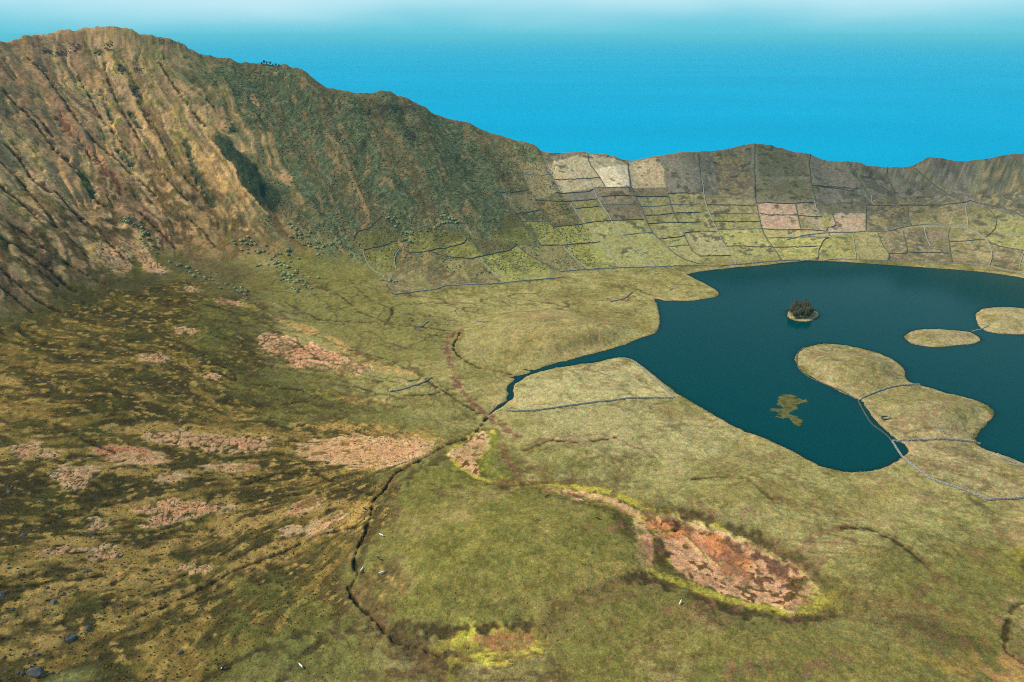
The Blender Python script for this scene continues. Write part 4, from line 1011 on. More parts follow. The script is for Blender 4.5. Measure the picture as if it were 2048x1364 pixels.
FIELD_WALLS += [zb_(p) for p in ([(0,370),(30,450),(40,560),(60,660),(100,760),(140,850),(180,930),(220,1030),(270,1110),(320,1190),(375,1258)], [(550,480),(560,570),(580,660),(600,760),(620,860),(640,930),(680,1010),(740,1090),(790,1160),(835,1210)], [(60,665),(300,668),(565,668)],
 [(100,755),(350,752),(600,748)], [(610,750),(680,770),(1000,770),(1150,785),(1250,790)], [(130,835),(400,838),(620,835)], [(180,920),(400,915),(630,910)], [(570,645),(800,650),(1000,650),(1170,640)], [(975,655),(1000,770),(1030,910)], [(1170,630),(1200,740),(1450,745),(1700,740)],
 [(1700,680),(1700,800),(1700,935)], [(640,912),(800,925),(1000,920),(1150,925),(1300,935)], [(690,1005),(900,1000),(1100,995),(1315,1000)], [(270,1090),(450,1090),(600,1100),(800,1100),(1000,1095),(1230,1090)], [(1320,1002),(1260,1030),(1240,1080),(1210,1130),(1220,1180),(1190,1200)],
 [(1565,965),(1580,1080),(1600,1205)], [(1820,950),(1840,1010),(1880,1090),(1940,1165),(1925,1222)], [(1350,760),(1380,830),(1395,890),(1280,900),(1330,985)], [(0,935),(100,940),(180,935)], [(0,1190),(150,1190),(310,1185)], [(1180,465),(1400,480),(1500,490),(1580,510)], [(1755,570),(1765,670),(2048,672)])]
FIELD_WALLS += [zc(p) for p in ([(430,620),(600,620),(850,620),(1100,625),(1350,600),(1450,590),(1490,570)], [(850,630),(860,720),(890,815)], [(1460,600),(1445,660),(1470,740),(1470,840)], [(1660,640),(1720,690),(1760,750),(1765,810),(1740,880),(1655,945)],
 [(1490,570),(1650,610),(1800,640),(1950,690),(2048,740),(2200,800)], [(1745,890),(1850,910),(2048,940),(2200,960)], [(1685,1005),(1800,1040),(2048,1085),(2200,1110)], [(670,1115),(860,1120),(830,980),(805,885)], [(1025,850),(1050,950),(1090,1040)], [(1290,850),(1270,920),(1290,1060),(1310,1195)],
 [(1290,990),(1450,985),(1640,970)], [(2048,1090),(2010,1200),(1995,1285)], [(870,1100),(1100,1105),(1285,1110)])]
for k, p in enumerate(FIELD_WALLS):
    wall_object("stone_wall", p, LW, GW, .8, 1.0, False, M_STONE_DARK if k % 3 else M_STONE)
FIELD_WALLS_UP = [z3_(p) for p in ([(140,170),(150,280),(165,390)], [(470,105),(470,250),(475,430)], [(780,165),(800,320),(830,450)], [(1010,210),(1080,320),(1150,430)], [(1220,240),(1255,320),(1290,395)], [(1410,255),(1530,360),(1640,430)], [(815,355),(950,370),(1050,390)])]
for k, p in enumerate(FIELD_WALLS_UP):
    wall_object("stone_wall", p, "dark stone wall climbing the far slope towards the crater rim", "stone walls climbing to the far rim", .9, 1.2, False, M_STONE_DARK)
NAMED_WALLS = [
 (zd([(445,870),(600,850),(750,830),(880,820),(930,790),(1000,775),(1200,770),(1400,765),(1570,750),(1800,725),(2048,705),(2190,690)]), "long grey stone wall along the lower edge of the left fields, above the plain", 1.4, 1.7, False),
 (za([(610,1355),(800,1335),(1000,1320),(1230,1310),(1600,1300),(2040,1280)]), "grey stone wall closing the lime green fields where the slope meets the grassy spit", 1.4, 1.7, False),
 (zb_([(0,1275),(150,1285),(380,1270),(600,1250),(850,1225),(1050,1215),(1220,1205)]), "pale stone wall close above the far lakeshore, beneath the yellow green fields", 1.4, 1.6, False),
 (zc([(0,1165),(130,1150),(330,1165),(640,1180),(1000,1200),(1400,1215),(1690,1240),(1850,1280),(2048,1310),(2300,1400)]), "pale stone wall close above the far lakeshore, beneath the dark heather fields", 1.4, 1.6, False),
 (zc([(-380,970),(-200,930),(0,905),(240,898),(430,885),(560,888),(680,880),(800,845),(900,825),(1070,812),(1250,825),(1460,845),(1560,900),(1650,960),(1700,1040),(1720,1120),(1710,1180),(1690,1235)]), "long curved pale stone wall arching over the dark heather fields", 1.5, 1.8, False),
 ([(1015,822),(1040,823),(1080,820),(1140,812),(1200,804),(1260,797),(1310,796),(1344,797)], "light grey stone wall along the front of the pale lakeside paddock", 1.2, 1.4, True),
 ([(1347,795),(1340,787),(1322,773),(1302,757),(1287,739),(1266,722),(1248,717)], "light grey stone wall on the lake shore side of the pale paddock", 1.1, 1.3, True),
 ([(1785,882),(1792,893),(1803,910),(1816,925),(1840,945),(1860,958),(1900,973),(1940,985),(1972,999)], "thick pale stone wall bending down from the lake bay across the meadow", 1.3, 1.6, True),
 ([(1974,1000),(2000,999),(2048,997),(2130,1001)], "thick pale stone wall running on from the bend away from the lake bay", 1.3, 1.6, True),
 ([(1717,801),(1730,820),(1745,845),(1765,860),(1778,873),(1783,880)], "thin dark stone wall standing in the shallow water beside the grassy peninsula", .8, 1.0, True),
 ([(1786,880),(1815,882),(1850,880),(1900,879),(1950,882),(1960,884)], "pale stone wall crossing the narrow neck of the peninsula", 1.1, 1.4, True),
 ([(1718,799),(1740,790),(1765,780),(1790,773),(1815,771),(1838,770)], "pale stone wall across the waist of the peninsula, ending in reddish plants", 1.0, 1.3, True),
 ([(1607,697),(1596,704),(1593,714),(1599,728),(1620,748),(1660,771),(1690,785),(1714,797)], "low grassy stone bank curving round the tip of the peninsula", 1.6, .9, False),
 ([(1871,853),(1876,857),(1882,862),(1889,868)], "short broken stretch of white stones on the peninsula pasture", 1.0, 1.1, True),
 ([(1996,906),(2010,914),(2030,923),(2048,930),(2080,940)], "stone wall edging the lake on the far side of the peninsula neck", 1.0, 1.2, True),
 ([(780,784),(810,778),(840,768),(863,756)], "isolated curved grey stone wall below the rush lined path", 1.1, 1.2, True),
 ([(833,654),(845,653),(857,643)], "short bent grey stone wall near the black cattle", 1.1, 1.2, True),
 ([(952,642),(965,644),(977,644)], "very short grey stone wall beyond the grassy mound's left foot", 1.1, 1.2, True),
 ([(1221,604),(1250,597),(1264,585)], "short grey stone wall behind the grassy mound, near the narrow cove", 1.1, 1.2, True),
 ([(1944,665),(1958,662),(1975,658)], "thin stone causeway linking the long islet with the round islet", .9, 1.0, True),
]
for p, lab, wd, ht, st in NAMED_WALLS:
    wall_object("stone_wall", p, lab, None, wd * .62, ht * .75, st, M_STONE_DARK if 'dark stone' in lab or 'bank' in lab else M_STONE, -.45)
# roofless stone fold on the peninsula
fx_, fy_, fz_ = spot(1773, 831)
fold = bpy.data.objects.new("stone_fold", None); COL.objects.link(fold); fold.location = (fx_, fy_, fz_)
tag(fold, "small roofless stone fold on the peninsula pasture", "ruin")
for (ax, ay, bx_, by_) in ((-3, -2, 3, -2), (3, -2, 3.4, 2), (3.4, 2, -2.6, 2.2), (-2.6, 2.2, -3, -.6)):
    a = np.array([ax, ay]); b = np.array([bx_, by_]); L = np.hypot(*(b - a)); vv, ff = [], []
    for k in range(int(L / .5)):
        for h in range(3):
            c = a + (b - a) * (k + .5) / int(L / .5)
            v = BOXV * np.array([.55, .6, .45]) * (1 + (rng.random((8, 3)) - .5) * .3)
            an = math.atan2(*(b - a)[::-1]); R = np.array([[math.cos(an), -math.sin(an), 0], [math.sin(an), math.cos(an), 0], [0, 0, 1]])
            ff.append(BOXF + 8 * len(vv)); vv.append(v @ R.T + np.array([c[0], c[1], .1 + .42 * h]))
    link("wall", mesh_np("fold_wall", np.concatenate(vv), np.concatenate(ff), M_STONE_DARK, False), fold)

# ------------------------------------------------------------------ boulders
def ico(sub, seed, squash=(1, 1, .75), amp=.35, facet=.0):
    bm = bmesh.new(); bmesh.ops.create_icosphere(bm, subdivisions=sub, radius=1.0)
    r = random.Random(seed)
    pl = [Vector((r.uniform(-1, 1), r.uniform(-1, 1), r.uniform(-.6, 1))).normalized() for _ in range(9)]
    dd = [r.uniform(.55, .9) for _ in pl]
    for v in bm.verts:
        p = v.co.copy()
        for n_, d_ in zip(pl, dd):
            k = p.dot(n_) - d_
            if k > 0: p -= n_ * k
        p *= 1 + amp * (float(vnoise(np.array([p.x * 2.2 + seed]), np.array([p.y * 2.2 + p.z * 1.7]), seed)[0]) - .5)
        v.co = Vector((p.x * squash[0], p.y * squash[1], p.z * squash[2]))
    me = bpy.data.meshes.new("rock"); bm.to_mesh(me); bm.free()
    return me
rock_me = [ico(3, s, (1, .85 + .1 * (s % 3), .62 + .08 * (s % 4)), .35) for s in range(6)]
for m_ in rock_me: m_.materials.append(M_ROCK)
tan_me = [ico(2, 40 + s, (1, .8, .55), .3) for s in range(3)]
for m_ in tan_me: m_.materials.append(M_TANROCK)
# picture place, half width in metres, label
BOULDERS = [(70,1347,3.3,"largest dark boulder, rounded and lichen spotted, on the lower fan"), (141,1277,2.7,"big slanting dark boulder with a pale crack, above the largest boulder"), (108,1204,1.6,"pointed grey boulder with a bright left face on the golden fan"),
 (176,1258,1.5,"small pointed boulder just above the slanting dark boulder"), (2,1189,1.8,"dark boulder at the left end of the pale grass band"), (126,1189,1.2,"low flat boulder beside the pointed grey boulder"), (360,1305,1.3,"lone grey boulder on the dark heath between creek and meadow"),
 (76,1310,1.1,"pale flat rock above the largest boulder"), (34,1346,.8,None), (44,1347,.9,None), (104,1346,.8,None), (25,1219,.9,None), (95,1176,1.0,None), (109,1180,.6,None), (88,1220,.7,None), (115,1230,.8,None), (277,1181,.8,None), (175,1142,1.4,"narrow upright boulder in the middle of the fan"),
 (187,1068,1.3,"grey boulder below the cracked pale plates"), (158,1069,.8,None), (45,1070,1.4,"dark boulder beside golden tufts on the upper fan"), (122,1034,1.2,None), (82,1019,.7,None), (148,1019,.6,None), (18,985,1.5,None), (24,973,.9,None), (114,987,.9,None),
 (431,673,1.5,"paired dark boulder on the green slope above the pink peat"), (424,671,1.0,None), (594,629,.9,None), (612,634,.8,None), (375,720,.7,None), (236,733,1.0,None), (540,863,.6,None), (505,859,.6,None), (492,876,.9,None), (530,868,.7,None), (556,863,.7,None), (12,1244,.7,None), (86,1131,.8,None), (18,1136,.9,None)]
for k, (px, py, s, lab) in enumerate(BOULDERS):
    x, y, z = spot(px, py)
    o = link("boulder", rock_me[k % 6], None, (x, y, z + s * .22))
    o.scale = (s, s, s); o.rotation_euler = (0, 0, rng.random() * 6.28)
    if lab: tag(o, lab, "boulder")
    else: tag(o, "small dark stone lying scattered on the heathy fan", "stone", "small dark stones scattered on the fan")
for k, (px, py, s) in enumerate([(66,1300,1.2),(63,1309,1.2),(102,1190,.8),(50,1314,.7),(5,1316,1.0),(12,1182,.5),(65,1183,.5),(115,1346,.6),(150,1327,.6),(240,1312,.5),(190,1250,.5),(60,1330,.4),(133,1258,.6),(82,1327,.5),(5,1315,.8)]):
    x, y, z = spot(px, py)
    o = link("pale_rock", tan_me[k % 3], None, (x, y, z + s * .2)); o.scale = (s, s, s); o.rotation_euler = (0, 0, rng.random() * 6.28)
    tag(o, "small tan rock among dark heath on the lower fan", "rock", "tan rocks on the lower fan")
# crags below the left crest: each a cluster of jagged blocks
CRAGS = [((400,280),150,50,"wide row of black crags under the highest summit"), ((270,295),50,25,"small black crag left of the wide crag row"), ((635,275),50,60,"blocky dark crag right of the summit"), ((710,410),40,70,"narrow dark crag halfway down the summit slope"), ((975,240),150,35,"dark crags on the shoulder right of the summit"),
         ((785,520),45,60,"dark crag above the golden gullies"), ((1390,535),60,60,"grey crag in the green upper slope"), ((815,405),60,20,"dark ledge below the blocky crag"), ((570,310),40,30,"small crag left of the blocky crag")]
jag = []
for k in range(5):
    jag.append(mesh_np("crag_rock", BOXV * (1 + (rng.random((8, 3)) - .5) * .7) * np.array([1.2, .9, 1.0]), BOXF, M_ROCK, False))
def crag(pc, sw, sh_, label, n=22):
    cx, cy = pc
    pts = [(cx + (rng.random() - .5) * sw, cy + (rng.random() - .5) * sh_) for _ in range(n)]
    w = place(pts); z = ground_z(w[:, 0], w[:, 1])
    e = bpy.data.objects.new("rock_crag", None); COL.objects.link(e); e.location = (w[:, 0].mean(), w[:, 1].mean(), z.mean())
    tag(e, label, "crag")
    for k in range(n):
        s_ = .6 + 1.7 * rng.random() ** 2
        o = link("rock", jag[k % 5], e, (w[k, 0] - e.location.x, w[k, 1] - e.location.y, z[k] - e.location.z - s_ * .1))
        o.scale = (s_, s_, s_ * (.7 + .5 * rng.random())); o.rotation_euler = ((rng.random() - .5) * .6, (rng.random() - .5) * .6, rng.random() * 6.28)
for pc, sw, sh_, lab in CRAGS: crag((pc[0] / 2.926, pc[1] / 2.926), sw / 2.926, sh_ / 2.926, lab)
for pc, sw, sh_, lab in (((790,219),80,10,"long black cliff band below the second summit"), ((728,221),16,16,"dark crag left of the long cliff band"), ((818,271),22,18,"round dark crag on the green slope below the cliff band"), ((728,290),12,20,"small dark crag in the middle of the green slope")):
    crag(pc, sw, sh_, lab, 22)

# ------------------------------------------------------------------ shrubs and trees
def leaf_cloud(n, rx, rz, size, seed, bottom=-.3):
    r = np.random.default_rng(seed)
    d = r.normal(size=(n, 3)); d /= np.linalg.norm(d, axis=1)[:, None]
    d = d[d[:, 2] > bottom]; n = len(d)
    lump = .72 + .5 * vnoise(d[:, 0] * 1.9 + seed, d[:, 1] * 1.9 + d[:, 2] * 2.3, seed)
    p = d * (lump * (.75 + .25 * r.random(n)))[:, None] * np.array([rx, rx, rz])
    t1 = np.cross(d + r.normal(size=(n, 3)) * .5, r.normal(size=(n, 3))); t1 /= np.linalg.norm(t1, axis=1)[:, None]
    t2 = np.cross(d + r.normal(size=(n, 3)) * .5, t1); t2 /= np.linalg.norm(t2, axis=1)[:, None]
    s = size * (.6 + .8 * r.random(n))[:, None]
    co = np.stack([p - t1 * s, p - t2 * s * .7, p + t1 * s, p + t2 * s * .7], 1).reshape(-1, 3)
    return co, np.arange(n * 4).reshape(-1, 4)
def tube(path, radii, k=6):
    vs_, fs_ = [], []
    for (x, y, z), r in zip(path, radii):
        for a in range(k): vs_.append((x + r * math.cos(a * 6.283 / k), y + r * math.sin(a * 6.283 / k), z))
    for i in range(len(path) - 1):
        for a in range(k): fs_.append((i * k + a, i * k + (a + 1) % k, (i + 1) * k + (a + 1) % k, (i + 1) * k + a))
    return np.array(vs_), np.array(fs_)
def shrub_mesh(seed, mat):
    co, f = leaf_cloud(90, 1.05, .85, .2, seed, -.2)
    bm = bmesh.new(); bmesh.ops.create_icosphere(bm, subdivisions=2, radius=.86); bm.verts.ensure_lookup_table()
    v = np.array([q.co[:] for q in bm.verts]); tri = np.array([[q.index for q in p.verts] for p in bm.faces]); bm.free()
    v *= (.75 + .5 * vnoise(v[:, 0] * 2.4 + seed, v[:, 1] * 2.4 + v[:, 2] * 2.1, seed))[:, None] * np.array([1, 1, .8])
    co[:, 2] += .45
    lv = v + [0, 0, .4]; lf = tri + len(co)
    ft = np.concatenate([f[:, [0, 1, 2]], f[:, [0, 2, 3]], lf])
    return mesh_np("shrub_crown", np.concatenate([co, lv]), ft, mat, False)
SHRUBS = [shrub_mesh(100 + k, (M_SHRUB, M_SHRUB_DARK)[k % 2]) for k in range(6)]
BELTS = [([(239,430),(273,457),(307,491),(342,522),(376,543),(427,563),(478,580),(513,597)], 8, 70), ([(478,481),(513,498),(547,519),(581,543),(598,567),(625,573)], 16, 100), ([(560,444),(598,471),(632,491),(677,488)], 10, 40),
         (zd([(600,240),(700,210),(800,180),(900,150),(1020,110)]), 3, 22), (zd([(900,0),(980,60),(1080,120),(1130,140)]), 3, 16), (zd([(370,40),(450,110),(530,180),(570,220),(640,240)]), 5, 24), (zd([(490,320),(560,320),(640,305)]), 3, 8), (zd([(350,720),(430,730),(500,740)]), 4, 10)]
n_sh = 0
for line, spread, cnt in BELTS:
    q = resample(np.array(line, float), 1.0)
    for _ in range(cnt):
        if n_sh >= 290: break
        p = q[rng.integers(len(q))] + rng.normal(size=2) * np.array([spread, spread * .55])
        x, y, z = spot(*p); s = 1.1 + 1.3 * rng.random()
        o = link("shrub", SHRUBS[n_sh % 6], None, (x, y, z - .1)); o.scale = (s * (.9 + .4 * rng.random()), s, s * (.8 + .4 * rng.random())); o.rotation_euler = (0, 0, rng.random() * 6.28)
        tag(o, "rounded green shrub among others at the foot of the left crater wall", "shrub", "shrubs growing at the foot of the crater wall"); n_sh += 1
def tree_meshes(seed, h):
    r = random.Random(seed)
    tv, tf = tube([(0, 0, -.4), (.08, .03, h * .3), (.02, .1, h * .6), (.1, 0, h * .92)], [.2, .16, .11, .04])
    for k in range(5):
        a = r.uniform(0, 6.28); z0 = h * r.uniform(.35, .75); L = h * r.uniform(.15, .26)
        v, f = tube([(0, 0, z0), (math.cos(a) * L * .5, math.sin(a) * L * .5, z0 + L * .35), (math.cos(a) * L, math.sin(a) * L, z0 + L * .8)], [.08, .055, .02], 4)
        tf = np.concatenate([tf, f + len(tv)]); tv = np.concatenate([tv, v])
    co, f = leaf_cloud(800, h * .30, h * .36, .24, seed, -.95)
    co2, f2 = leaf_cloud(160, h * .17, h * .25, .32, seed + 1, -1)
    co = np.concatenate([co + [0, 0, h * .64], co2 + [0, 0, h * .62]]); f = np.concatenate([f, f2 + 4 * len(f)])
    return mesh_np("trunk", tv, tf, M_BARK, True), mesh_np("crown", co, f, M_LEAF, False)
TREES = [tree_meshes(200 + 3 * k, 7.5 + k * .7) for k in range(4)]
def tree(px, py, label, group, k, s=1.0):
    x, y, z = spot(px, py) if px is not None else py
    e = bpy.data.objects.new("tree", None); COL.objects.link(e); e.location = (x, y, z); e.scale = (s, s, s); e.rotation_euler = (0, 0, rng.random() * 6.28)
    tag(e, label, "tree", group)
    link("trunk", TREES[k % 4][0], e); link("crown", TREES[k % 4][1], e)
w = isles[0]; c0 = w.mean(0)
k = 0
while k < 48:
    p = c0 + (rng.random(2) - .5) * np.array([40, 40])
    if not inside(w, np.array([p[0]]), np.array([p[1]]))[0] or seg_dist(w, np.array([p[0]]), np.array([p[1]]), True)[0] < 2.0: continue
    q = p - c0
    if q[0] > 9 or q[1] < -13: continue
    tree(None, (p[0], p[1], float(ground_z(*p)[0])), "dark slender tree in the dense grove covering the small islet", "trees of the islet grove", k, .85 + .4 * rng.random()); k += 1
for k, (px, py, s) in enumerate([(524,131,.75),(529,130,.9),(534,130,.7),(541,130,.85),(546,131,.6),(552,131,.8),(558,131,.55)]):
    tree(px, py + 1.5, "small dark tree in the row standing on the left ridge crest", "trees on the ridge crest", k, s * .8)

# shrub cover of the green slope: too many to count
def icolow():
    bm = bmesh.new(); bmesh.ops.create_icosphere(bm, subdivisions=1, radius=1.0)
    v = np.array([q.co[:] for q in bm.verts]); f = np.array([[q.index for q in p.verts] for p in bm.faces]); bm.free()
    return v, f
IV, IF = icolow()
def scatter_stuff(name, label, xy, size, cols, flat=.7):
    z = ground_z(xy[:, 0], xy[:, 1]); n = len(xy)
    jit = 1 + (rng.random((n, len(IV), 3)) - .5) * .7
    co = IV[None] * jit * size[:, None, None] * np.array([1, 1, flat]) + np.stack([xy[:, 0], xy[:, 1], z + size * .15], 1)[:, None]
    f = IF[None] + (np.arange(n) * len(IV))[:, None, None]
    me = mesh_np(name, co.reshape(-1, 3), f.reshape(-1, 3), M_GROUND, False)
    a = me.attributes.new("cover", 'FLOAT_COLOR', 'POINT')
    cc = np.repeat(np.concatenate([cols, np.ones((n, 1))], 1), len(IV), 0)
    a.data.foreach_set("color", cc.astype(np.float32).ravel())
    return tag(link(name, me), label, None, None, "stuff")
cand = np.nonzero((wl_mid > .5) & (Tt < .98) & (Tt > .08))[0]
pick = rng.choice(cand, 26000, replace=False)
keep = fbm(X[pick] / 18, Y[pick] / 18, 3, 91) * .6 + rng.random(len(pick)) * .4 > .5
pick = pick[keep][:13000]
xy = np.stack([X[pick], Y[pick]], 1) + rng.normal(size=(len(pick), 2))
sz = .35 + .85 * rng.random(len(pick)) ** 2
t_ = rng.random((len(pick), 1))
scatter_stuff("shrub_cover", "dense low green shrubs covering the middle crater wall", xy, sz, srgb(88,98,68,1.12) * (1 - t_) + srgb(118,126,90,1.12) * t_)
cand = np.nonzero(fan > .6)[0]
pick = rng.choice(cand, 30000, replace=False)
keep = F2[pick] * .5 + rng.random(len(pick)) * .5 < .52
pick = pick[keep][:12000]
xy = np.stack([X[pick], Y[pick]], 1) + rng.normal(size=(len(pick), 2)) * .5
t_ = rng.random((len(pick), 1)) ** 1.4
scatter_stuff("heath_tufts", "dark heath and sedge tufts covering the fans", xy, .14 + .42 * rng.random(len(pick)) ** 2, srgb(66,60,36) * (1 - t_) + srgb(150,128,66) * t_, .6)

cand = np.nonzero((flr > .9) & (shoreW > 4) & (Y < 520) & (Tt < .01))[0]
pick = rng.choice(cand, 30000, replace=False)
keep = fbm(X[pick] / 12, Y[pick] / 12, 3, 95) * .7 + rng.random(len(pick)) * .3 > .52
pick = pick[keep][:8000]
xy = np.stack([X[pick], Y[pick]], 1) + rng.normal(size=(len(pick), 2)) * .5
scatter_stuff("grass_tussocks", "olive grass and rush tussocks dotting the crater floor", xy, .16 + .36 * rng.random(len(pick)) ** 2, C[pick] * (.6 + .8 * rng.random((len(pick), 1))), .7)

# ------------------------------------------------------------------ weed bank in the lake
M_WEED = plain("water_weed", srgb(100,100,56), .9, .5, .25, .2)
wp = chaikin(on_level([(1553,792),(1570,790),(1590,788),(1605,795),(1613,803),(1600,811),(1585,818),(1580,829),(1600,836),(1604,848),(1592,851),(1580,840),(1560,836),(1543,834),(1560,826),(1540,823),(1538,818),(1550,808),(1557,800)]), 1)
x0, y0 = wp.min(0) - 4; x1, y1 = wp.max(0) + 4
gx_, gy_ = np.meshgrid(np.arange(x0, x1, .6), np.arange(y0, y1, .6))
d = np.where(inside(wp, gx_, gy_), 1, -1) * seg_dist(wp, gx_.ravel(), gy_.ravel(), True).reshape(gx_.shape)
m_ = (d + (fbm(gx_ / 5, gy_ / 5, 3, 97) - .5) * 9 > 0) & (fbm(gx_ / 7, gy_ / 7, 2, 99) < .66)
ny, nx = gx_.shape
zt = .03 + .05 * fbm(gx_ / 2, gy_ / 2, 2, 98)
r, c = np.nonzero(m_[:-1, :-1] & m_[1:, :-1] & m_[:-1, 1:] & m_[1:, 1:])
v = r * nx + c; N_ = nx * ny
ftop = np.stack([v, v + 1, v + nx + 1, v + nx], 1); fbot = ftop[:, ::-1] + N_
co = np.concatenate([np.stack([gx_.ravel(), gy_.ravel(), zt.ravel()], 1), np.stack([gx_.ravel(), gy_.ravel(), zt.ravel() - .3], 1)])
f = np.concatenate([ftop, fbot]); used, inv = np.unique(f, return_inverse=True)
tag(link("water_weed", mesh_np("water_weed", co[used], inv.reshape(f.shape), M_WEED)), "ragged yellow green bank of weed in the dark lake bay", "water weed")

# ------------------------------------------------------------------ cattle
def cow_mesh():
    V = [(0,0,1.0,.34,.40),(.55,0,1.02,.36,.42),(1.0,0,1.08,.30,.40),(1.35,0,1.22,.17,.24),(1.62,0,1.30,.14,.16),(1.92,0,1.08,.09,.10),(-.5,0,1.05,.34,.38),(-.85,0,1.08,.24,.30),
         (.85,.22,.62,.11,.13),(.87,.22,.32,.065,.07),(.87,.22,.04,.07,.07),(.85,-.22,.62,.11,.13),(.87,-.22,.32,.065,.07),(.87,-.22,.04,.07,.07),
         (-.75,.22,.68,.13,.16),(-.86,.22,.36,.065,.075),(-.80,.22,.04,.07,.07),(-.75,-.22,.68,.13,.16),(-.86,-.22,.36,.065,.075),(-.80,-.22,.04,.07,.07),
         (-1.08,0,1.12,.05,.05),(-1.14,0,.62,.03,.03),(1.50,.22,1.36,.05,.04),(1.50,-.22,1.36,.05,.04)]
    E = [(6,0),(0,1),(1,2),(2,3),(3,4),(4,5),(6,7),(2,8),(8,9),(9,10),(2,11),(11,12),(12,13),(7,14),(14,15),(15,16),(7,17),(17,18),(18,19),(7,20),(20,21),(4,22),(4,23)]
    me = bpy.data.meshes.new("cow_skeleton"); me.from_pydata([v[:3] for v in V], E, [])
    o = bpy.data.objects.new("cow_skeleton", me); COL.objects.link(o)
    o.modifiers.new("skin", 'SKIN'); o.modifiers.new("sub", 'SUBSURF').levels = 1
    for sv, v in zip(me.skin_vertices[0].data, V): sv.radius = v[3:5]
    me.skin_vertices[0].data[0].use_root = True
    dg = bpy.context.evaluated_depsgraph_get(); dg.update()
    out = bpy.data.meshes.new_from_object(o.evaluated_get(dg))
    bpy.data.objects.remove(o, do_unlink=True)
    out.name = "cow"
    out.polygons.foreach_set("use_smooth", [True] * len(out.polygons))
    return out
COW = cow_mesh()
COW.materials.clear(); COW.materials.append(None)
def hide(name, a, b, lo, hi):
    m, nt, bs = new_mat(name)
    n = noise_node(nt, 1.1, 1, .4)
    rp = nt.nodes.new("ShaderNodeValToRGB"); rp.color_ramp.elements[0].position = lo; rp.color_ramp.elements[1].position = hi
    rp.color_ramp.elements[0].color = (*a, 1); rp.color_ramp.elements[1].color = (*b, 1)
    nt.links.new(n.outputs[0], rp.inputs[0]); nt.links.new(rp.outputs[0], bs.inputs["Base Color"]); bs.inputs["Roughness"].default_value = .8
    return m
H_BLACK = hide("black_hide", (.012, .012, .013), (.02, .019, .018), .4, .6)
H_WHITE = hide("white_hide", (.72, .70, .66), (.60, .56, .50), .4, .7)
H_PIED = hide("pied_hide", (.012, .012, .013), (.72, .70, .66), .52, .55)
H_BROWN = hide("brown_hide", (.28, .09, .035), (.36, .13, .06), .4, .6)
H_RW = hide("red_pied_hide", (.70, .67, .62), (.36, .15, .08), .56, .6)
COWS = [(820,590,H_BLACK,20,"black cow just below the long stone wall's left end"), (823,610,H_BLACK,200,"black cow beside a small black calf on the plain"), (826.5,616,H_BLACK,80,"small black calf beside a black cow"), (785,617,H_BLACK,10,"black cow standing apart to the left of the herd, near a boggy rill"),
 (859,632,H_BLACK,60,"black cow to the right of an orange brown cow, above the bent wall"), (820,638,H_BLACK,15,"black cow right above another black cow near the ditch"), (824.5,643,H_BLACK,40,"lowest black cow of the herd, next to the ditch"), (818,628,H_BROWN,190,"red brown cow between two pairs of black cows"),
 (848,632,H_BROWN,30,"orange brown cow beside a black cow above the bent wall"), (870,671,H_BROWN,45,"single red brown cow left of the rush lined path"), (764,1073,H_WHITE,150,"white cow on the rushy edge of the round meadow, above the pied cow"), (765,1147,H_WHITE,215,"white cow on the rushy edge of the round meadow, below the pied cow"),
 (723,1142,H_RW,70,"white and red cow right beside the creek"), (760,1120,H_PIED,150,"black cow with a white head between two white cows"), (1093,995,H_BLACK,25,"black cow beside the yellow mossy strip"), (1197,1039,H_PIED,170,"black and white cow on the right part of the round meadow"), (1074,1041,H_BROWN,10,"reddish cow in the middle of the round meadow"),
 (731,1020,H_PIED,160,"pied cow on the small meadow left of the creek"), (603,1334,H_RW,140,"white and tan cow standing on the green meadow below the heath"), (447,1337,H_PIED,35,"black and white cow at the edge of the heath"), (430,1327,H_BROWN,30,"red calf near the black and white cow at the heath's edge"), (1360,1209,H_WHITE,60,"white cow on the meadow below the orange peat basin")]
for px, py, mat, ang_, lab in COWS:
    x, y, z = spot(px, py)
    o = link("cow", COW, None, (x, y, z)); o.rotation_euler = (0, 0, math.radians(ang_))
    if "calf" in lab: o.scale = (.65, .65, .65)
    else: o.scale = (1.1, 1.1, 1.1)
    o.material_slots[0].link = 'OBJECT'; o.material_slots[0].material = mat
    tag(o, lab, "cow")

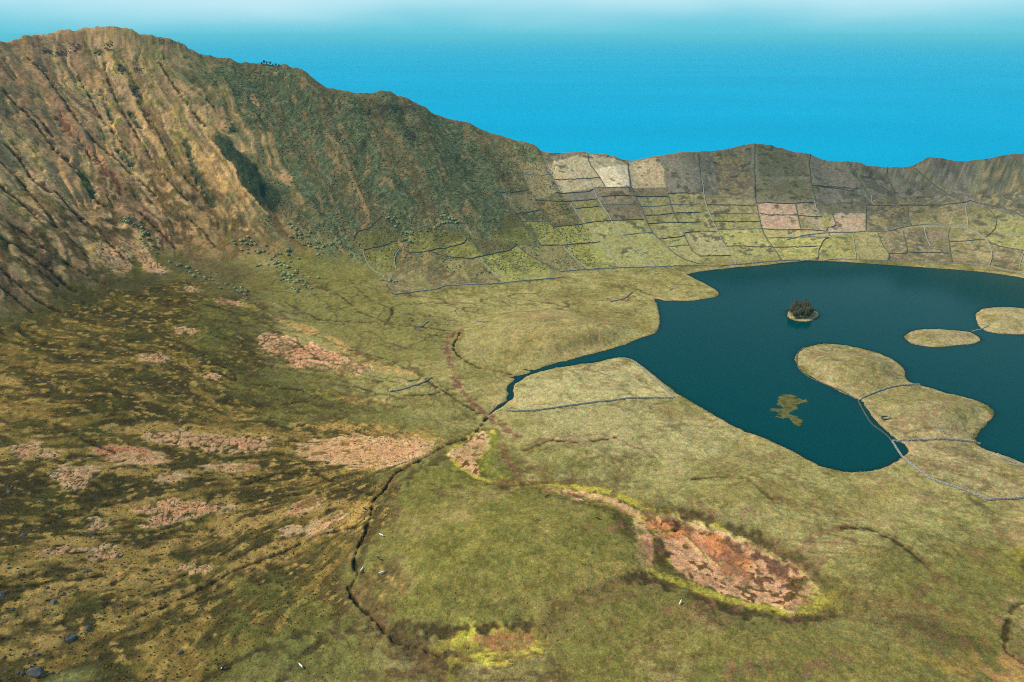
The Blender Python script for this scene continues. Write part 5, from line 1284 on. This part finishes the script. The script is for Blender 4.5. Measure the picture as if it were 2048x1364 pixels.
# ------------------------------------------------------------------ unseen clouds added out of frame above the crater, outlined to shade it
mc, nt, b_ = new_mat("shade_cloud")
b_.inputs["Base Color"].default_value = (.85, .87, .9, 1); b_.inputs["Roughness"].default_value = 1.0; b_.inputs["Specular IOR Level"].default_value = 0
tr = nt.nodes.new("ShaderNodeBsdfTransparent"); mxs = nt.nodes.new("ShaderNodeMixShader"); mxs.inputs[0].default_value = .80
nt.links.new(b_.outputs[0], mxs.inputs[1]); nt.links.new(tr.outputs[0], mxs.inputs[2]); nt.links.new(mxs.outputs[0], nt.nodes["Material Output"].inputs[0])
def cloud(shade, hole, height, label, seed):
    """shade: outline on the ground (metres) that the cloud keeps from the sun"""
    w = np.array(shade, float); off = np.array([sdir.x, sdir.y]) / sdir.z * height
    x0, y0 = w.min(0) - 40; x1, y1 = w.max(0) + 40
    gx_, gy_ = np.meshgrid(np.arange(x0, x1, 12.0), np.arange(y0, y1, 12.0))
    d = np.where(inside(w, gx_, gy_), 1, -1) * seg_dist(w, gx_.ravel(), gy_.ravel(), True).reshape(gx_.shape)
    if hole:
        hx, hy, hr, hq = hole
        d = np.minimum(d, (np.sqrt(((gx_ - hx) / hr) ** 2 + ((gy_ - hy) / hq) ** 2) - 1) * min(hr, hq))
    d = d + (fbm(gx_ / 90, gy_ / 90, 3, seed) - .5) * 110
    m_ = d > 0
    th = np.sqrt(np.maximum(d, 0)) * 7
    zt = height + th * (.6 + .9 * fbm(gx_ / 60, gy_ / 60, 3, seed + 3)); zb2 = height - th * .35
    ny, nx = gx_.shape
    r, c = np.nonzero(m_[:-1, :-1] & m_[1:, :-1] & m_[:-1, 1:] & m_[1:, 1:])
    v = r * nx + c; N_ = nx * ny
    ft = np.stack([v, v + 1, v + nx + 1, v + nx], 1); fb = ft[:, ::-1] + N_
    co = np.concatenate([np.stack([gx_.ravel() + off[0], gy_.ravel() + off[1], zt.ravel()], 1), np.stack([gx_.ravel() + off[0], gy_.ravel() + off[1], zb2.ravel()], 1)])
    f = np.concatenate([ft, fb]); used, inv = np.unique(f, return_inverse=True)
    tag(link("cloud", mesh_np("cloud", co[used], inv.reshape(f.shape), mc)), label, "cloud")
cloud([(-520,180),(-60,170),(-110,330),(-150,430),(-190,560),(-230,680),(-330,760),(-480,720),(-560,500)], None, 820, "broad unseen white cloud added to shade the left side of the crater", 5)
cloud([(-230,860),(40,880),(130,960),(250,985),(560,1000),(760,985),(900,930),(1010,1000),(960,1250),(-340,1250)], (245, 1015, 150, 100), 900, "long unseen white cloud added to shade the far slope, its gap letting sun onto the saddle", 9)
